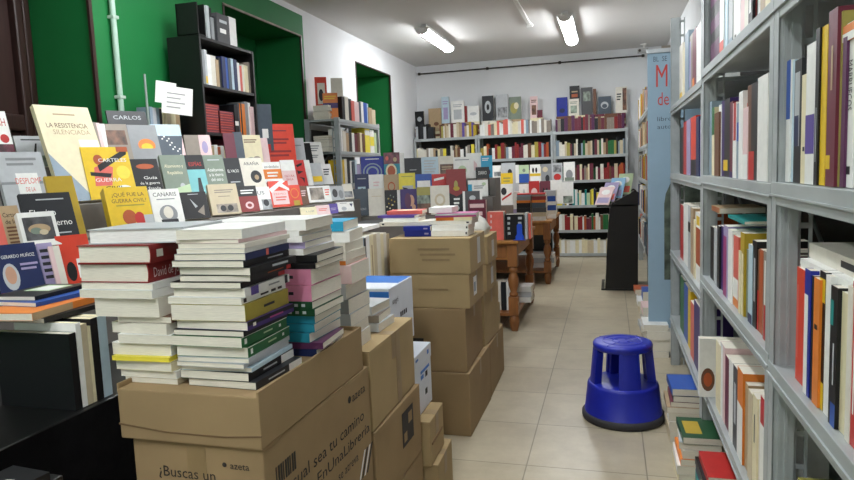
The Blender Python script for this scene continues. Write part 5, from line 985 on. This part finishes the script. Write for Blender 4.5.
for k in range(4):
    th = k*PI/2; a = MB(); arc_wall(a, th-.30, th+.30, .13, .176, .112, .150, .2, .412, BLUE_PL)
    arc_wall(a, th-.34, th-.24, .160, .184, .140, .155, .12, .412, BLUE_PL, 3); arc_wall(a, th+.24, th+.34, .160, .184, .140, .155, .12, .412, BLUE_PL, 3)
    a.build('column', t)
a = MB(); a.lathe([(.09, .392), (.150, .392), (.157, .398), (.158, .418), (.153, .428), (.14, .432), (.0001, .432)], BLUE_PL, 48)
for k in range(4): th = k*PI/2+PI/4; a.tube((.03*math.cos(th), .03*math.sin(th), .431), (.145*math.cos(th), .145*math.sin(th), .4305), .004, BLUE_PL, 8)
a.lathe([(.10, .4315), (.104, .436), (.108, .4315)], BLUE_PL, 40); a.lathe([(.05, .4315), (.054, .436), (.058, .4315)], BLUE_PL, 32)
a.build('step_top', t)
# low box with a book, bottom left
t = thing('black_crate', 'black crate low in the left corner before the cloth', 'crate', (-1.208, .94, 0), 0)
a = MB(); a.box((-.055, -.14, 0), (.055, .14, .76), MATTE_B, bev=.004); a.build('body', t)
a = MB(); a.box((-.058, -.143, .74), (.058, .143, .775), BLACK_LAM, bev=.003); a.build('lid', t)
lie(-1.208, .95, .776, .025, .11, .2, E0-.1, 'black', 'black book with white letter lying in the lower left corner', GU, art=[('t', 'S', .4, .35, .3, .2, 'white'), ('b', .2, .8, .8, 1, .06, 'grey')])

# -------------------------------------------------- make the books
INDIVIDUAL = 318
for B_ in BOOKS:
    if B_['label'] is None: B_['area'] = min(B_['area'], 1)
BOOKS.sort(key=lambda b: -b['area'])
seen = {}
STUFF = MB()
fill = 0; n_ind = 0
for B_ in BOOKS:
    mb, pg = book_mesh(B_)
    if B_['label'] and n_ind < INDIVIDUAL:
        n_ind += 1; lab = B_['label']
        seen.setdefault(lab, []).append(B_)
        o = mb.build('book', M=B_['M']); bpy.context.view_layer.update() if False else None
        p = pg.build('page_block', o)
        tag(o, lab, 'book', B_['group']); B_['o'] = o
    else:
        for src in (mb, pg):
            off = len(STUFF.v); STUFF.v += [tuple(B_['M'] @ Vector(v)) for v in src.v]; mp = [STUFF.mi(m) for m in src.mats]
            STUFF.f += [[off+i for i in f] for f in src.f]; STUFF.m += [mp[i] for i in src.m]; STUFF.sm += src.sm
for lab, bs in seen.items():                                    # the same words twice: say which by its order along the row
    if len(bs) > 1:
        bs.sort(key=lambda b: proj(b['M'].translation)[0])
        for i, b in enumerate(bs): b['o']['label'] = f'{["first","second","third","fourth","fifth"][i]} from left: '+lab if False else lab.replace(' book', f' book ({["left","right","third","fourth"][i]} of two alike)', 1)
o = STUFF.build('small_books'); tag(o, 'rows of small books filling the back wall shelves and the far right bays', 'books', None, 'stuff')
print('BOOKS', len(BOOKS), 'individual', n_ind, 'min area', [b for b in BOOKS if 'o' in b][-1]['area'], 'dup labels', [l for l, b in seen.items() if len(b) > 1], 'long', [l for l in seen if len(l.split()) > 16])

# -------------------------------------------------------------- world, view
w = bpy.data.worlds.new('room_air'); SC.world = w; w.use_nodes = True
w.node_tree.nodes['Background'].inputs['Color'].default_value = (.9, .95, 1, 1); w.node_tree.nodes['Background'].inputs['Strength'].default_value = .3
SC.view_settings.view_transform = 'Standard'; SC.view_settings.look = 'None'; SC.view_settings.gamma = 1; SC.view_settings.exposure = 1.08
